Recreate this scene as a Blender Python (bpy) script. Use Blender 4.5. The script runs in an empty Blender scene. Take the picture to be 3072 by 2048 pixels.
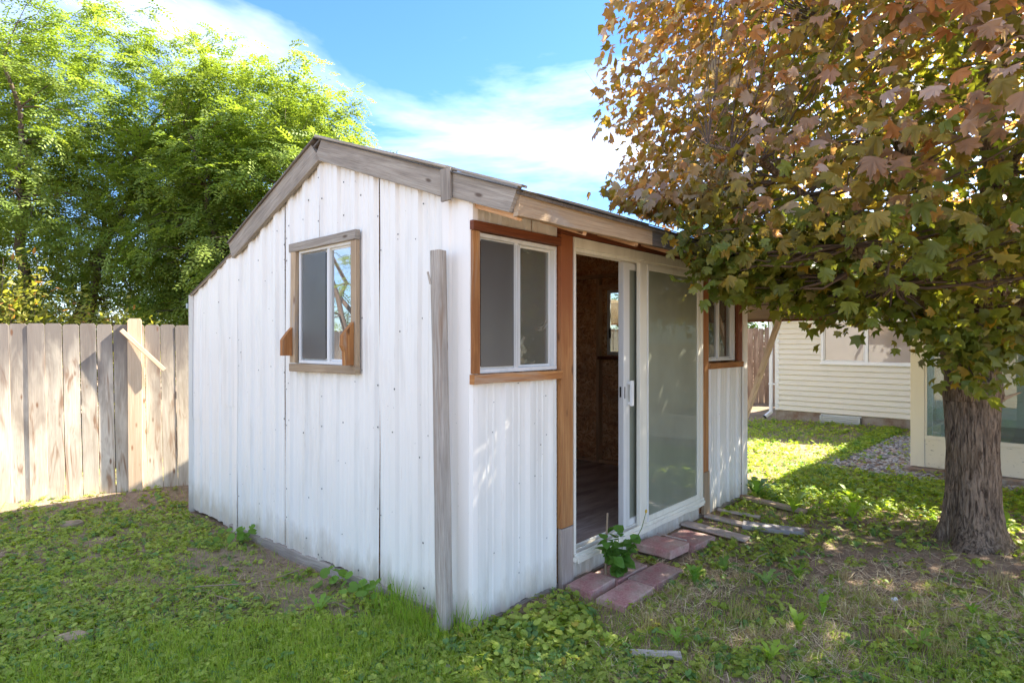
import bpy, math, random
import numpy as np
from mathutils import Vector, Matrix, noise as mnoise

SC = bpy.context.scene
COL = SC.collection
RNG = np.random.default_rng(7)
random.seed(7)

# ------------------------------------------------------------------ camera, sky, sun, exposure
SUN_AZ, SUN_EL = 21.0, 44.0            # azimuth measured from +X towards +Y
cam = bpy.data.cameras.new("camera")
cam.lens = 21.28
cam.sensor_width = 36.0
cam.clip_start = 0.05
cam.clip_end = 1500.0
cam_o = bpy.data.objects.new("camera", cam)
COL.objects.link(cam_o)
cam_o.location = (0, 0, 1.62)
cam_o.rotation_euler = (math.radians(90), 0, 0)
SC.camera = cam_o

world = bpy.data.worlds.new("World")
SC.world = world
world.use_nodes = True
wn = world.node_tree.nodes
wl = world.node_tree.links
wn.clear()
w_out = wn.new("ShaderNodeOutputWorld")
w_bg = wn.new("ShaderNodeBackground")
w_bg.inputs["Strength"].default_value = 0.15
w_sky = wn.new("ShaderNodeTexSky")
w_sky.sky_type = 'NISHITA'
w_sky.sun_disc = False
w_sky.sun_elevation = math.radians(SUN_EL)
w_sky.sun_rotation = math.radians(90 - SUN_AZ)
w_sky.air_density = 1.0
w_sky.dust_density = 0.3
w_sky.ozone_density = 3.5
w_tc = wn.new("ShaderNodeTexCoord")
w_map = wn.new("ShaderNodeMapping")
w_map.inputs["Rotation"].default_value = (0.25, 0.35, 0.3)
w_map.inputs["Location"].default_value = (19.5, 11.5, 25.5)
w_map.inputs["Scale"].default_value = (0.8, 1.2, 3.2)
w_n1 = wn.new("ShaderNodeTexNoise")
w_n1.inputs["Scale"].default_value = 1.5
w_n1.inputs["Detail"].default_value = 7.0
w_n1.inputs["Roughness"].default_value = 0.58
w_n1.inputs["Distortion"].default_value = 0.6
w_rmp = wn.new("ShaderNodeValToRGB")
w_rmp.color_ramp.elements[0].position = 0.42
w_rmp.color_ramp.elements[0].color = (0.0, 0.0, 0.0, 1)
w_rmp.color_ramp.elements[1].position = 0.98
w_rmp.color_ramp.elements[1].color = (0.78, 0.78, 0.78, 1)
w_mix = wn.new("ShaderNodeMixRGB")
w_mix.inputs[2].default_value = (3.15, 3.05, 2.85, 1)
wl.new(w_tc.outputs["Generated"], w_map.inputs[0])
wl.new(w_map.outputs[0], w_n1.inputs["Vector"])
wl.new(w_n1.outputs["Fac"], w_rmp.inputs[0])
wl.new(w_rmp.outputs[0], w_mix.inputs[0])
w_hs = wn.new("ShaderNodeHueSaturation")
w_hs.inputs["Saturation"].default_value = 1.12
wl.new(w_sky.outputs[0], w_hs.inputs["Color"])
w_mul = wn.new("ShaderNodeMixRGB"); w_mul.blend_type = 'MULTIPLY'; w_mul.inputs[0].default_value = 1.0
w_mul.inputs[2].default_value = (0.18, 0.215, 0.27, 1)
wl.new(w_hs.outputs[0], w_mul.inputs[1])
wl.new(w_mul.outputs[0], w_mix.inputs[1])
wl.new(w_mix.outputs[0], w_bg.inputs[0])
wl.new(w_bg.outputs[0], w_out.inputs[0])

sun = bpy.data.lights.new("sun", 'SUN')
sun.energy = 2.5
sun.angle = math.radians(0.6)
sun.color = (1.0, 0.93, 0.82)
sun_o = bpy.data.objects.new("sun", sun)
COL.objects.link(sun_o)
_a, _e = math.radians(SUN_AZ), math.radians(SUN_EL)
SUN_DIR = Vector((math.cos(_e) * math.cos(_a), math.cos(_e) * math.sin(_a), math.sin(_e)))
sun_o.rotation_euler = SUN_DIR.to_track_quat('Z', 'Y').to_euler()
sun_o.location = SUN_DIR * 30

vs = SC.view_settings
vs.view_transform = 'Standard'
vs.look = 'None'
vs.gamma = 1.0
vs.use_curve_mapping = False
vs.exposure = 3.38
SC.cycles.max_bounces = 10
SC.cycles.transparent_max_bounces = 16
SC.cycles.sample_clamp_indirect = 8.0

# ------------------------------------------------------------------ helpers
def tag(o, label=None, cat=None, group=None, kind=None):
    if label: o["label"] = label
    if cat: o["category"] = cat
    if group: o["group"] = group
    if kind: o["kind"] = kind
    return o

def empty(name, loc, rz=0.0, label=None, cat=None, group=None):
    o = bpy.data.objects.new(name, None)
    o.empty_display_size = 0.1
    COL.objects.link(o)
    o.location = loc
    o.rotation_euler = (0, 0, rz)
    return tag(o, label, cat, group)

class MB:
    """collects verts, faces and uvs for ONE mesh object"""
    def __init__(self):
        self.v, self.f, self.uv = [], [], []
    def quadgrid(self, P, uvs, flip=False):
        # P: rows x cols of points
        R, Cn = len(P), len(P[0])
        b = len(self.v)
        for r in P:
            self.v.extend([tuple(p) for p in r])
        for i in range(R - 1):
            for j in range(Cn - 1):
                q = [b + i*Cn + j, b + i*Cn + j + 1, b + (i+1)*Cn + j + 1, b + (i+1)*Cn + j]
                u = [uvs[i][j], uvs[i][j+1], uvs[i+1][j+1], uvs[i+1][j]]
                if flip:
                    q.reverse(); u.reverse()
                self.f.append(q); self.uv.append(u)
    def board(self, p0, p1, w, t, n=(0, -1, 0), ch=0.003, seg=1, warp=0.0, sk0=0.0, sk1=0.0, rough=0.0, seed=0, taper=1.0, dog=0.0):
        """a plank from p0 to p1, w wide, t thick along the normal n, with chamfered edges"""
        p0, p1, n = Vector(p0), Vector(p1), Vector(n).normalized()
        L = (p1 - p0); ln = L.length; L = L / ln
        n = (n - L * n.dot(L)).normalized()
        W = n.cross(L)
        ch = min(ch, t*0.3, w*0.3)
        a, b = w/2, t/2
        cs = [(-a+ch, -b), (a-ch, -b), (a, -b+ch), (a, b-ch), (a-ch, b), (-a+ch, b), (-a, b-ch), (-a, -b+ch)]
        per = [0.0]
        for i in range(8):
            x0, y0 = cs[i]; x1, y1 = cs[(i+1) % 8]
            per.append(per[-1] + math.hypot(x1-x0, y1-y0))
        ss = [ln * i / seg for i in range(seg + 1)]
        sc = [1.0] * len(ss)
        if dog > 0:
            ss = ss[:-1] + [ln - dog, ln]
            sc = [1.0] * (len(ss) - 1) + [(w - 2*dog*0.85) / w]
        base = len(self.v)
        for i, s in enumerate(ss):
            fr = s / ln
            off = n * (warp * math.sin(fr * math.pi))
            k = 1.0 + (taper - 1.0) * fr
            for (x, y) in cs:
                xx = x * sc[i] * k
                if rough:
                    xx += rough * (mnoise.noise((s*6 + seed, x*30, seed*1.7)) )
                sk = (sk0 if i == 0 else (sk1 if i == len(ss)-1 else 0.0)) * x
                self.v.append(tuple(p0 + L * (s + sk) + W * xx + n * y + off))
        N = len(ss)
        for i in range(N - 1):
            for j in range(8):
                j2 = (j+1) % 8
                self.f.append([base+i*8+j, base+i*8+j2, base+(i+1)*8+j2, base+(i+1)*8+j])
                self.uv.append([(ss[i], per[j]), (ss[i], per[j+1]), (ss[i+1], per[j+1]), (ss[i+1], per[j])])
        self.f.append([base + j for j in range(7, -1, -1)])
        self.uv.append([(cs[j][1]*0.3, cs[j][0]) for j in range(7, -1, -1)])
        self.f.append([base + (N-1)*8 + j for j in range(8)])
        self.uv.append([(cs[j][1]*0.3 + ln, cs[j][0]) for j in range(8)])
    def box(self, x, y, z, ch=0.002, seg=1, **k):
        d = [x[1]-x[0], y[1]-y[0], z[1]-z[0]]
        m = [(x[0]+x[1])/2, (y[0]+y[1])/2, (z[0]+z[1])/2]
        ax = max(range(3), key=lambda i: d[i])
        o = [i for i in range(3) if i != ax]
        ti = o[0] if d[o[0]] <= d[o[1]] else o[1]
        wi = o[1] if ti == o[0] else o[0]
        p0, p1 = list(m), list(m)
        p0[ax] -= d[ax]/2; p1[ax] += d[ax]/2
        n = [0, 0, 0]; n[ti] = 1
        self.board(p0, p1, d[wi], d[ti], n, ch=ch, seg=seg, **k)
    def tube(self, pts, rad, ns=8, cap=True, fn=None, uvs=1.0):
        pts = [Vector(p) for p in pts]
        base = len(self.v)
        ref = Vector((0.31, 0.17, 1)) if abs((pts[-1]-pts[0]).normalized().z) < 0.8 else Vector((1, 0.2, 0.1))
        s = 0.0; svals = []
        for i, p in enumerate(pts):
            d = (pts[min(i+1, len(pts)-1)] - pts[max(i-1, 0)]).normalized()
            a = d.cross(ref).normalized(); b = a.cross(d)
            if i: s += (p - pts[i-1]).length
            svals.append(s)
            for j in range(ns):
                th = 2*math.pi*j/ns
                dv = a*math.cos(th) + b*math.sin(th)
                r = rad[i]
                if fn: r *= fn(s, th, i)
                self.v.append(tuple(p + dv*r))
        for i in range(len(pts)-1):
            for j in range(ns):
                j2 = (j+1) % ns
                self.f.append([base+i*ns+j, base+i*ns+j2, base+(i+1)*ns+j2, base+(i+1)*ns+j])
                u0, u1 = j/ns*uvs, (j+1)/ns*uvs
                self.uv.append([(svals[i], u0), (svals[i], u1), (svals[i+1], u1), (svals[i+1], u0)])
        if cap:
            self.f.append([base+(len(pts)-1)*ns+j for j in range(ns)])
            self.uv.append([(0.01*math.cos(j), 0.01*math.sin(j)) for j in range(ns)])
            self.f.append([base+j for j in range(ns-1, -1, -1)])
            self.uv.append([(0.01*math.cos(j), 0.01*math.sin(j)) for j in range(ns)])
    def build(self, name, mat, parent=None, smooth=False, loc=None):
        me = bpy.data.meshes.new(name)
        me.from_pydata(self.v, [], self.f)
        uvl = me.uv_layers.new(name="UVMap")
        flat = np.array([c for f in self.uv for p in f for c in p], dtype=np.float32)
        uvl.data.foreach_set("uv", flat)
        me.materials.append(mat)
        if smooth:
            me.polygons.foreach_set("use_smooth", [True]*len(me.polygons))
        me.update()
        o = bpy.data.objects.new(name, me)
        COL.objects.link(o)
        if parent: o.parent = parent
        if loc: o.location = loc
        return o

def box(name, x, y, z, mat, parent=None, **k):
    m = MB(); m.box(x, y, z, **k)
    return m.build(name, mat, parent)

def board(name, p0, p1, w, t, mat, parent=None, n=(0, -1, 0), **k):
    m = MB(); m.board(p0, p1, w, t, n, **k)
    return m.build(name, mat, parent)

def fast_mesh(name, V, T, C, mat, parent=None, smooth=False, UV=None):
    """V (n,3), T (m,3) triangles, C (n,3) colours per vertex"""
    me = bpy.data.meshes.new(name)
    me.vertices.add(len(V)); me.vertices.foreach_set("co", np.ascontiguousarray(V, dtype=np.float32).ravel())
    me.loops.add(len(T)*3); me.loops.foreach_set("vertex_index", np.ascontiguousarray(T, dtype=np.int32).ravel())
    me.polygons.add(len(T))
    me.polygons.foreach_set("loop_start", np.arange(0, len(T)*3, 3, dtype=np.int32))
    if smooth: me.polygons.foreach_set("use_smooth", np.ones(len(T), dtype=bool))
    if C is not None:
        ca = me.color_attributes.new("Col", 'FLOAT_COLOR', 'POINT')
        cc = np.ones((len(V), 4), dtype=np.float32); cc[:, :3] = C
        ca.data.foreach_set("color", cc.ravel())
    me.materials.append(mat)
    me.update(calc_edges=True)
    me.validate()
    o = bpy.data.objects.new(name, me)
    COL.objects.link(o)
    if parent: o.parent = parent
    return o

def frames(nrm, spin):
    """rotation matrices (n,3,3) whose columns are x,y,z; z = nrm"""
    z = nrm / np.linalg.norm(nrm, axis=1, keepdims=True)
    ref = np.tile(np.array([0.0, 0.0, 1.0]), (len(z), 1))
    ref[np.abs(z[:, 2]) > 0.95] = (1.0, 0, 0)
    x = np.cross(ref, z); x /= np.linalg.norm(x, axis=1, keepdims=True)
    y = np.cross(z, x)
    c, s = np.cos(spin)[:, None], np.sin(spin)[:, None]
    x2 = x*c + y*s; y2 = -x*s + y*c
    return np.stack([x2, y2, z], axis=2)

def scatter(tv, tt, pos, R, sc, col, shade=None):
    """copies the template tv (k,3), tt (m,3) to n places; sc (n,) or (n,3)"""
    n, k = len(pos), len(tv)
    if np.ndim(sc) == 1: sc = np.repeat(sc[:, None], 3, axis=1)
    P = tv[None, :, :] * sc[:, None, :]
    V = np.einsum('nij,nkj->nki', R, P) + pos[:, None, :]
    T = tt[None] + (np.arange(n) * k)[:, None, None]
    Cc = np.repeat(col[:, None, :], k, axis=1)
    if shade is not None: Cc = Cc * shade[None, :, None]
    return V.reshape(-1, 3), T.reshape(-1, 3), Cc.reshape(-1, 3)

def merge(lst):
    V, T, Cc, b = [], [], [], 0
    for v, t, c in lst:
        V.append(v); T.append(t + b); Cc.append(c); b += len(v)
    return np.concatenate(V), np.concatenate(T), np.concatenate(Cc)

_G = np.random.default_rng(3).random((256, 256))
def vnoise(x, y, s=1.0, o=0.0):
    x = np.asarray(x)*s + o + 100.0; y = np.asarray(y)*s + o*1.7 + 100.0
    xi, yi = np.floor(x).astype(int), np.floor(y).astype(int)
    fx, fy = x - xi, y - yi
    fx, fy = fx*fx*(3-2*fx), fy*fy*(3-2*fy)
    g = lambda a, b: _G[a % 256, b % 256]
    return (g(xi, yi)*(1-fx)+g(xi+1, yi)*fx)*(1-fy) + (g(xi, yi+1)*(1-fx)+g(xi+1, yi+1)*fx)*fy
def fbm(x, y, s=1.0, o=0.0):
    return (vnoise(x, y, s, o)*0.5 + vnoise(x, y, s*2.1, o+5)*0.27 + vnoise(x, y, s*4.3, o+9)*0.15 + vnoise(x, y, s*9, o+13)*0.08)
def sstep(a, b, x):
    t = np.clip((x-a)/(b-a), 0, 1); return t*t*(3-2*t)

# ------------------------------------------------------------------ materials
class NT:
    def __init__(self, name):
        self.m = bpy.data.materials.new(name); self.m.use_nodes = True
        self.n = self.m.node_tree.nodes; self.l = self.m.node_tree.links
        self.n.clear()
        self.out = self.n.new("ShaderNodeOutputMaterial")
    def new(self, t, **k):
        o = self.n.new(t)
        for a, b in k.items():
            if a in o.inputs.keys(): o.inputs[a].default_value = b
            else: setattr(o, a, b)
        return o
    def link(self, a, b): self.l.new(a, b)
    def noise(self, vec, scale, detail=3, rough=0.5, dist=0.0):
        o = self.new("ShaderNodeTexNoise"); o.inputs["Scale"].default_value = scale
        o.inputs["Detail"].default_value = detail; o.inputs["Roughness"].default_value = rough
        o.inputs["Distortion"].default_value = dist
        if vec is not None: self.link(vec, o.inputs["Vector"])
        return o.outputs["Fac"]
    def mapping(self, vec, scale=(1, 1, 1), loc=(0, 0, 0), rot=(0, 0, 0)):
        o = self.new("ShaderNodeMapping"); o.inputs["Scale"].default_value = scale
        o.inputs["Location"].default_value = loc; o.inputs["Rotation"].default_value = rot
        self.link(vec, o.inputs[0]); return o.outputs[0]
    def ramp(self, fac, stops):
        o = self.new("ShaderNodeValToRGB"); cr = o.color_ramp
        while len(cr.elements) < len(stops): cr.elements.new(0.5)
        for e, (p, c) in zip(cr.elements, stops):
            e.position = p; e.color = (c, c, c, 1) if not hasattr(c, '__len__') else (*c[:3], 1)
        self.link(fac, o.inputs[0]); return o.outputs[0]
    def mix(self, fac, a, b, mode='MIX'):
        o = self.new("ShaderNodeMixRGB"); o.blend_type = mode
        for i, v in ((0, fac), (1, a), (2, b)):
            if hasattr(v, 'links') or hasattr(v, 'is_output'): self.link(v, o.inputs[i])
            elif i == 0: o.inputs[0].default_value = v
            else: o.inputs[i].default_value = (*v[:3], 1) if hasattr(v, '__len__') else (v, v, v, 1)
        return o.outputs[0]
    def math(self, op, a, b=0.0, clamp=False):
        o = self.new("ShaderNodeMath"); o.operation = op; o.use_clamp = clamp
        for i, v in ((0, a), (1, b)):
            if hasattr(v, 'is_output'): self.link(v, o.inputs[i])
            else: o.inputs[i].default_value = v
        return o.outputs[0]
    def bump(self, h, dist=0.002, strength=1.0):
        o = self.new("ShaderNodeBump"); o.inputs["Distance"].default_value = dist
        o.inputs["Strength"].default_value = strength
        self.link(h, o.inputs["Height"]); return o.outputs[0]
    def pbsdf(self, col, rough=0.6, bump=None, spec=0.5, metal=0.0):
        o = self.new("ShaderNodeBsdfPrincipled")
        if hasattr(col, 'is_output'): self.link(col, o.inputs["Base Color"])
        else: o.inputs["Base Color"].default_value = (*col[:3], 1)
        if hasattr(rough, 'is_output'): self.link(rough, o.inputs["Roughness"])
        else: o.inputs["Roughness"].default_value = rough
        o.inputs["Specular IOR Level"].default_value = spec
        o.inputs["Metallic"].default_value = metal
        if bump is not None: self.link(bump, o.inputs["Normal"])
        return o.outputs[0]
    def done(self, sh):
        self.link(sh, self.out.inputs[0]); return self.m

def uv_rand(t):
    uv = t.new("ShaderNodeTexCoord").outputs["UV"]
    oi = t.new("ShaderNodeObjectInfo").outputs["Random"]
    cb = t.new("ShaderNodeCombineXYZ")
    t.link(t.math('MULTIPLY', oi, 37.0), cb.inputs[0]); t.link(t.math('MULTIPLY', oi, 91.0), cb.inputs[1])
    ad = t.new("ShaderNodeVectorMath"); ad.operation = 'ADD'
    t.link(uv, ad.inputs[0]); t.link(cb.outputs[0], ad.inputs[1])
    return uv, ad.outputs[0], oi

def wood(name, light, mid, dark, knot=(0.12, 0.06, 0.03), grain=0.5, blot=0.5, rough=0.8, gs=75, stain=None, stain_amt=0.0, topgray=None, knots=True):
    t = NT(name)
    uv, v, rnd = uv_rand(t)
    g1 = t.noise(t.mapping(v, (2.0, gs, 1)), 1.0, 5, 0.6, 0.9)
    g2 = t.noise(t.mapping(v, (5.0, 260, 1)), 1.0, 3, 0.6)
    bl = t.noise(t.mapping(v, (1.6, 7, 1)), 1.0, 4, 0.6, 0.5)
    c = t.mix(t.ramp(g1, [(0.36, 0.0), (0.62, 1.0)]), mid, light)
    c = t.mix(t.math('MULTIPLY', t.ramp(bl, [(0.42, 0.0), (0.66, 1.0)]), blot), c, dark)
    c = t.mix(t.math('MULTIPLY', t.ramp(g2, [(0.30, 1.0), (0.5, 0.0)]), grain), c, dark)
    if stain is not None:
        st = t.noise(t.mapping(v, (1.2, 9, 1), (3, 5, 0)), 1.0, 3, 0.65, 1.2)
        c = t.mix(t.math('MULTIPLY', t.ramp(st, [(0.56, 0.0), (0.68, 1.0)]), stain_amt), c, stain)
    if topgray is not None:
        sx = t.new("ShaderNodeSeparateXYZ"); t.link(uv, sx.inputs[0])
        h = t.math('ADD', sx.outputs[0], t.math('MULTIPLY', t.math('SUBTRACT', bl, 0.5), 1.6 if 'fence' in name else 0.5))
        c = t.mix(t.math('MULTIPLY', t.ramp(t.math('MULTIPLY', h, 0.5), [(0.45, 0.0), (0.85, 1.0)]), 0.85), c, topgray)
    if knots:
        vo = t.new("ShaderNodeTexVoronoi"); vo.inputs["Scale"].default_value = 1.0
        t.link(t.mapping(v, (3.0, 9.0, 1)), vo.inputs["Vector"])
        kd = vo.outputs["Distance"]
        c = t.mix(t.ramp(kd, [(0.06, 0.85), (0.13, 0.0)]), c, knot)
    hv = t.new("ShaderNodeHueSaturation"); t.link(c, hv.inputs["Color"])
    t.link(t.math('ADD', t.math('MULTIPLY', rnd, 0.28), 0.86), hv.inputs["Value"])
    b = t.bump(t.math('ADD', t.math('MULTIPLY', g1, 0.7), g2), 0.0025, 0.55)
    return t.done(t.pbsdf(hv.outputs[0], rough, b, 0.25))

def painted(name, col, rough=0.4, dirt=0.25, dcol=(0.25, 0.22, 0.17), bump=0.0015, scale=3.0, streak=True, peel=None, splash=False):
    t = NT(name)
    oc = t.new("ShaderNodeTexCoord").outputs["Object"]
    n1 = t.noise(t.mapping(oc, (6, 6, 0.7) if streak else (3, 3, 3)), scale*0.6, 5, 0.6)
    n2 = t.noise(oc, 60.0, 2, 0.5)
    n3 = t.noise(oc, 1.3, 3, 0.6)
    c = t.mix(t.math('MULTIPLY', t.ramp(n1, [(0.52, 0.0), (0.78, 1.0)]), dirt), col, dcol)
    c = t.mix(t.math('MULTIPLY', t.ramp(n3, [(0.35, 1.0), (0.65, 0.0)]), 0.10), c, (col[0]*0.8, col[1]*0.82, col[2]*0.86))
    if peel is not None:
        pn = t.noise(t.mapping(oc, (5, 5, 16)), 2.2, 6, 0.72)
        c = t.mix(t.ramp(pn, [(0.61, 0.0), (0.625, 1.0)]), c, peel)
    if splash:
        sz_ = t.new("ShaderNodeSeparateXYZ"); t.link(oc, sz_.inputs[0])
        e = t.math('ADD', sz_.outputs[2], t.math('MULTIPLY', t.math('SUBTRACT', t.noise(t.mapping(oc, (9, 9, 3)), 1.0, 5, 0.7), 0.5), 0.5))
        c = t.mix(t.math('MULTIPLY', t.ramp(e, [(0.0, 1.0), (0.20, 0.0)]), 0.6), c, (0.42, 0.35, 0.24))
        rs_ = t.noise(t.mapping(oc, (30, 30, 2.2)), 1.0, 4, 0.7)
        c = t.mix(t.math('MULTIPLY', t.ramp(rs_, [(0.66, 0.0), (0.74, 1.0)]), 0.35), c, (0.40, 0.25, 0.13))
        sp_ = t.noise(oc, 34.0, 3, 0.6)
        c = t.mix(t.ramp(sp_, [(0.735, 0.0), (0.75, 0.85)]), c, (0.10, 0.07, 0.05))
    b = t.bump(t.math('ADD', n1, t.math('MULTIPLY', n2, 0.12)), bump, 0.6)
    r = t.ramp(n3, [(0.2, rough*0.85), (0.8, min(1, rough*1.3))])
    return t.done(t.pbsdf(c, r, b, 0.5))

def flat(name, col, rough=0.6, metal=0.0, spec=0.5, var=0.15, scale=8.0):
    t = NT(name)
    oc = t.new("ShaderNodeTexCoord").outputs["Object"]
    n = t.noise(oc, scale, 4, 0.6)
    c = t.mix(t.math('MULTIPLY', n, var*2), col, (col[0]*0.5, col[1]*0.5, col[2]*0.5))
    return t.done(t.pbsdf(c, rough, t.bump(n, 0.001, 0.4), spec, metal))

def leafmat(name, trans=0.45, rough=0.45, spec=0.35, tmul=(1.25, 1.25, 0.55)):
    t = NT(name)
    a = t.new("ShaderNodeVertexColor"); a.layer_name = "Col"
    d = t.pbsdf(a.outputs[0], rough, None, spec)
    tr = t.new("ShaderNodeBsdfTranslucent")
    t.link(t.mix(1.0, a.outputs[0], tmul, 'MULTIPLY'), tr.inputs[0])
    mx = t.new("ShaderNodeMixShader"); mx.inputs[0].default_value = trans
    t.link(d, mx.inputs[1]); t.link(tr.outputs[0], mx.inputs[2])
    return t.done(mx.outputs[0])

def glass(name, dust=0.2, dcol=(0.5, 0.5, 0.46), boost=1.0, tint=(0.9, 0.95, 0.92), rough=0.0, blotch=0.0):
    t = NT(name)
    fr = t.new("ShaderNodeFresnel"); fr.inputs[0].default_value = 1.5
    gl = t.new("ShaderNodeBsdfGlossy"); gl.inputs["Roughness"].default_value = rough
    gl.inputs[0].default_value = (1, 1, 1, 1)
    tr = t.new("ShaderNodeBsdfTransparent"); tr.inputs[0].default_value = (*tint, 1)
    df = t.new("ShaderNodeBsdfDiffuse"); df.inputs[0].default_value = (*dcol, 1)
    oc = t.new("ShaderNodeTexCoord").outputs["Object"]
    dn = t.noise(t.mapping(oc, (2, 2, 1.2)), 1.2, 3, 0.5)
    fac = t.ramp(dn, [(0.3, dust*0.88), (0.7, min(1.0, dust*1.1))])
    if blotch:
        bn = t.noise(oc, 5.5, 4, 0.7, 1.0)
        fac = t.math('ADD', fac, t.math('MULTIPLY', t.ramp(bn, [(0.62, 0.0), (0.68, 1.0)]), blotch), True)
    tl = t.new("ShaderNodeBsdfTranslucent"); tl.inputs[0].default_value = (*dcol, 1)
    md = t.new("ShaderNodeMixShader"); md.inputs[0].default_value = 0.4 if name != 'blind_backed_glass' else 0.0
    t.link(df.outputs[0], md.inputs[1]); t.link(tl.outputs[0], md.inputs[2])
    m1 = t.new("ShaderNodeMixShader"); t.link(fac, m1.inputs[0])
    t.link(tr.outputs[0], m1.inputs[1]); t.link(md.outputs[0], m1.inputs[2])
    m2 = t.new("ShaderNodeMixShader"); t.link(t.math('MULTIPLY', fr.outputs[0], boost, True), m2.inputs[0])
    t.link(m1.outputs[0], m2.inputs[1]); t.link(gl.outputs[0], m2.inputs[2])
    return t.done(m2.outputs[0])

M = {}
M['metal'] = painted('white_ribbed_metal', (0.83, 0.795, 0.72), 0.38, 0.30, (0.42, 0.39, 0.33), splash=True)
M['metal_trim'] = painted('cream_metal_trim', (0.86, 0.81, 0.73), 0.42, 0.2, (0.45, 0.42, 0.36), splash=True)
M['alu'] = painted('painted_aluminium', (0.70, 0.69, 0.65), 0.45, 0.3, (0.30, 0.27, 0.20))
M['alu_yel'] = painted('maple_tinted_door_frame', (0.80, 0.76, 0.64), 0.42, 0.28, (0.34, 0.26, 0.14))  # maple's reflected yellow put into the white frame's base colour
M['gray_wood'] = wood('weathered_gray_timber', (0.43, 0.38, 0.31), (0.31, 0.265, 0.215), (0.12, 0.098, 0.078), (0.09, 0.055, 0.035), 0.6, 0.45, gs=42)
M['post_wood'] = wood('old_cracked_post', (0.56, 0.50, 0.42), (0.44, 0.38, 0.31), (0.11, 0.085, 0.065), (0.10, 0.05, 0.03), 0.75, 0.3, stain=(0.24, 0.13, 0.06), stain_amt=0.5)
M['tan_wood'] = wood('weathered_tan_timber', (0.50, 0.37, 0.235), (0.38, 0.265, 0.16), (0.20, 0.14, 0.09), (0.16, 0.08, 0.04), 0.4, 0.35, stain=(0.33, 0.29, 0.25), stain_amt=0.6)
M['orange_wood'] = wood('orange_stained_timber', (0.52, 0.25, 0.085), (0.36, 0.14, 0.04), (0.17, 0.055, 0.02), (0.12, 0.05, 0.02), 0.65, 0.5, gs=50, stain=(0.40, 0.30, 0.21), stain_amt=0.6)
M['red_wood'] = wood('redwood_stain_timber', (0.27, 0.08, 0.028), (0.17, 0.05, 0.02), (0.085, 0.028, 0.014), (0.09, 0.03, 0.015), 0.35, 0.4, rough=0.6)
M['post_red'] = wood('two_tone_cedar_post', (0.50, 0.26, 0.10), (0.38, 0.16, 0.055), (0.17, 0.06, 0.025), (0.12, 0.05, 0.02), 0.45, 0.4, topgray=(0.26, 0.075, 0.026))
M['new_wood'] = wood('fresh_pale_timber', (0.66, 0.50, 0.33), (0.57, 0.41, 0.26), (0.40, 0.26, 0.15), (0.28, 0.13, 0.06), 0.25, 0.3)
M['fence_wood'] = wood('sunbleached_fence_board', (0.76, 0.66, 0.50), (0.65, 0.55, 0.41), (0.38, 0.28, 0.19), (0.20, 0.085, 0.035), 0.5, 0.6, gs=50, stain=(0.30, 0.15, 0.07), stain_amt=0.8, topgray=(0.20, 0.17, 0.145))
M['far_fence'] = wood('streaked_brown_fence_board', (0.58, 0.42, 0.29), (0.42, 0.27, 0.17), (0.16, 0.08, 0.045), (0.12, 0.05, 0.03), 0.6, 0.6)
M['step_wood'] = wood('bleached_scrap_plank', (0.52, 0.43, 0.36), (0.40, 0.32, 0.27), (0.22, 0.17, 0.14), (0.2, 0.1, 0.06), 0.4, 0.3)
M['blue_wood'] = wood('gray_blue_scrap_board', (0.44, 0.38, 0.32), (0.33, 0.31, 0.30), (0.20, 0.22, 0.25), (0.2, 0.1, 0.06), 0.4, 0.8)
M['floor_wood'] = wood('worn_plywood_floor', (0.66, 0.57, 0.49), (0.56, 0.46, 0.39), (0.26, 0.18, 0.14), grain=0.6, blot=0.7, knots=False)
M['int_wood'] = wood('interior_stud_timber', (0.74, 0.46, 0.25), (0.62, 0.35, 0.18), (0.14, 0.07, 0.035), (0.1, 0.04, 0.02), 0.3, 0.3)
M['board_dark'] = wood('dark_roof_edge_timber', (0.21, 0.185, 0.165), (0.13, 0.11, 0.10), (0.05, 0.045, 0.04), grain=0.6, blot=0.5)
M['galv'] = flat('galvanised_steel', (0.42, 0.47, 0.52), 0.4, 0.6)
M['black'] = flat('black_plastic', (0.012, 0.012, 0.012), 0.35)
M['screw'] = flat('dark_screw_heads', (0.03, 0.025, 0.022), 0.5)
M['white'] = painted('white_vinyl_frame', (0.84, 0.84, 0.83), 0.35, 0.1)
M['handle'] = flat('white_plastic_handle', (0.82, 0.82, 0.80), 0.35, var=0.04)
M['vinyl'] = painted('cream_vinyl_siding', (0.80, 0.745, 0.62), 0.5, 0.12, (0.4, 0.33, 0.22), streak=False)
M['porch_paint'] = painted('peeling_cream_paint', (0.73, 0.65, 0.49), 0.55, 0.3, (0.38, 0.27, 0.15), streak=False, peel=(0.13, 0.09, 0.06))
M['porch_trim'] = painted('cream_porch_trim', (0.74, 0.67, 0.52), 0.55, 0.12, (0.4, 0.3, 0.18))
M['glass_dim'] = glass('dusty_window_glass', 0.24, (0.42, 0.40, 0.34), 1.8)
M['glass_clear'] = glass('clean_window_glass', 0.28, (0.6, 0.58, 0.54), 4.2)
M['glass_dirt_reflect'] = glass('dirty_tree_tinted_glass', 0.82, (0.46, 0.48, 0.37), 1.2, (0.75, 0.85, 0.75))  # gray-green diffuse: dirt plus the tree's reflection put into the colour
M['glass_blotch'] = glass('blotched_window_glass', 0.40, (0.42, 0.39, 0.31), 1.8, blotch=0.35)
M['glass_porch'] = glass('porch_glass', 0.16, (0.45, 0.50, 0.46), 2.2, (0.8, 0.9, 0.86))
M['glass_blind'] = glass('blind_backed_glass', 0.93, (0.42, 0.35, 0.30), 1.6)
M['screen'] = glass('insect_screen', 0.42, (0.15, 0.14, 0.13), 0.35, (0.8, 0.8, 0.8), 0.4)

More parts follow.
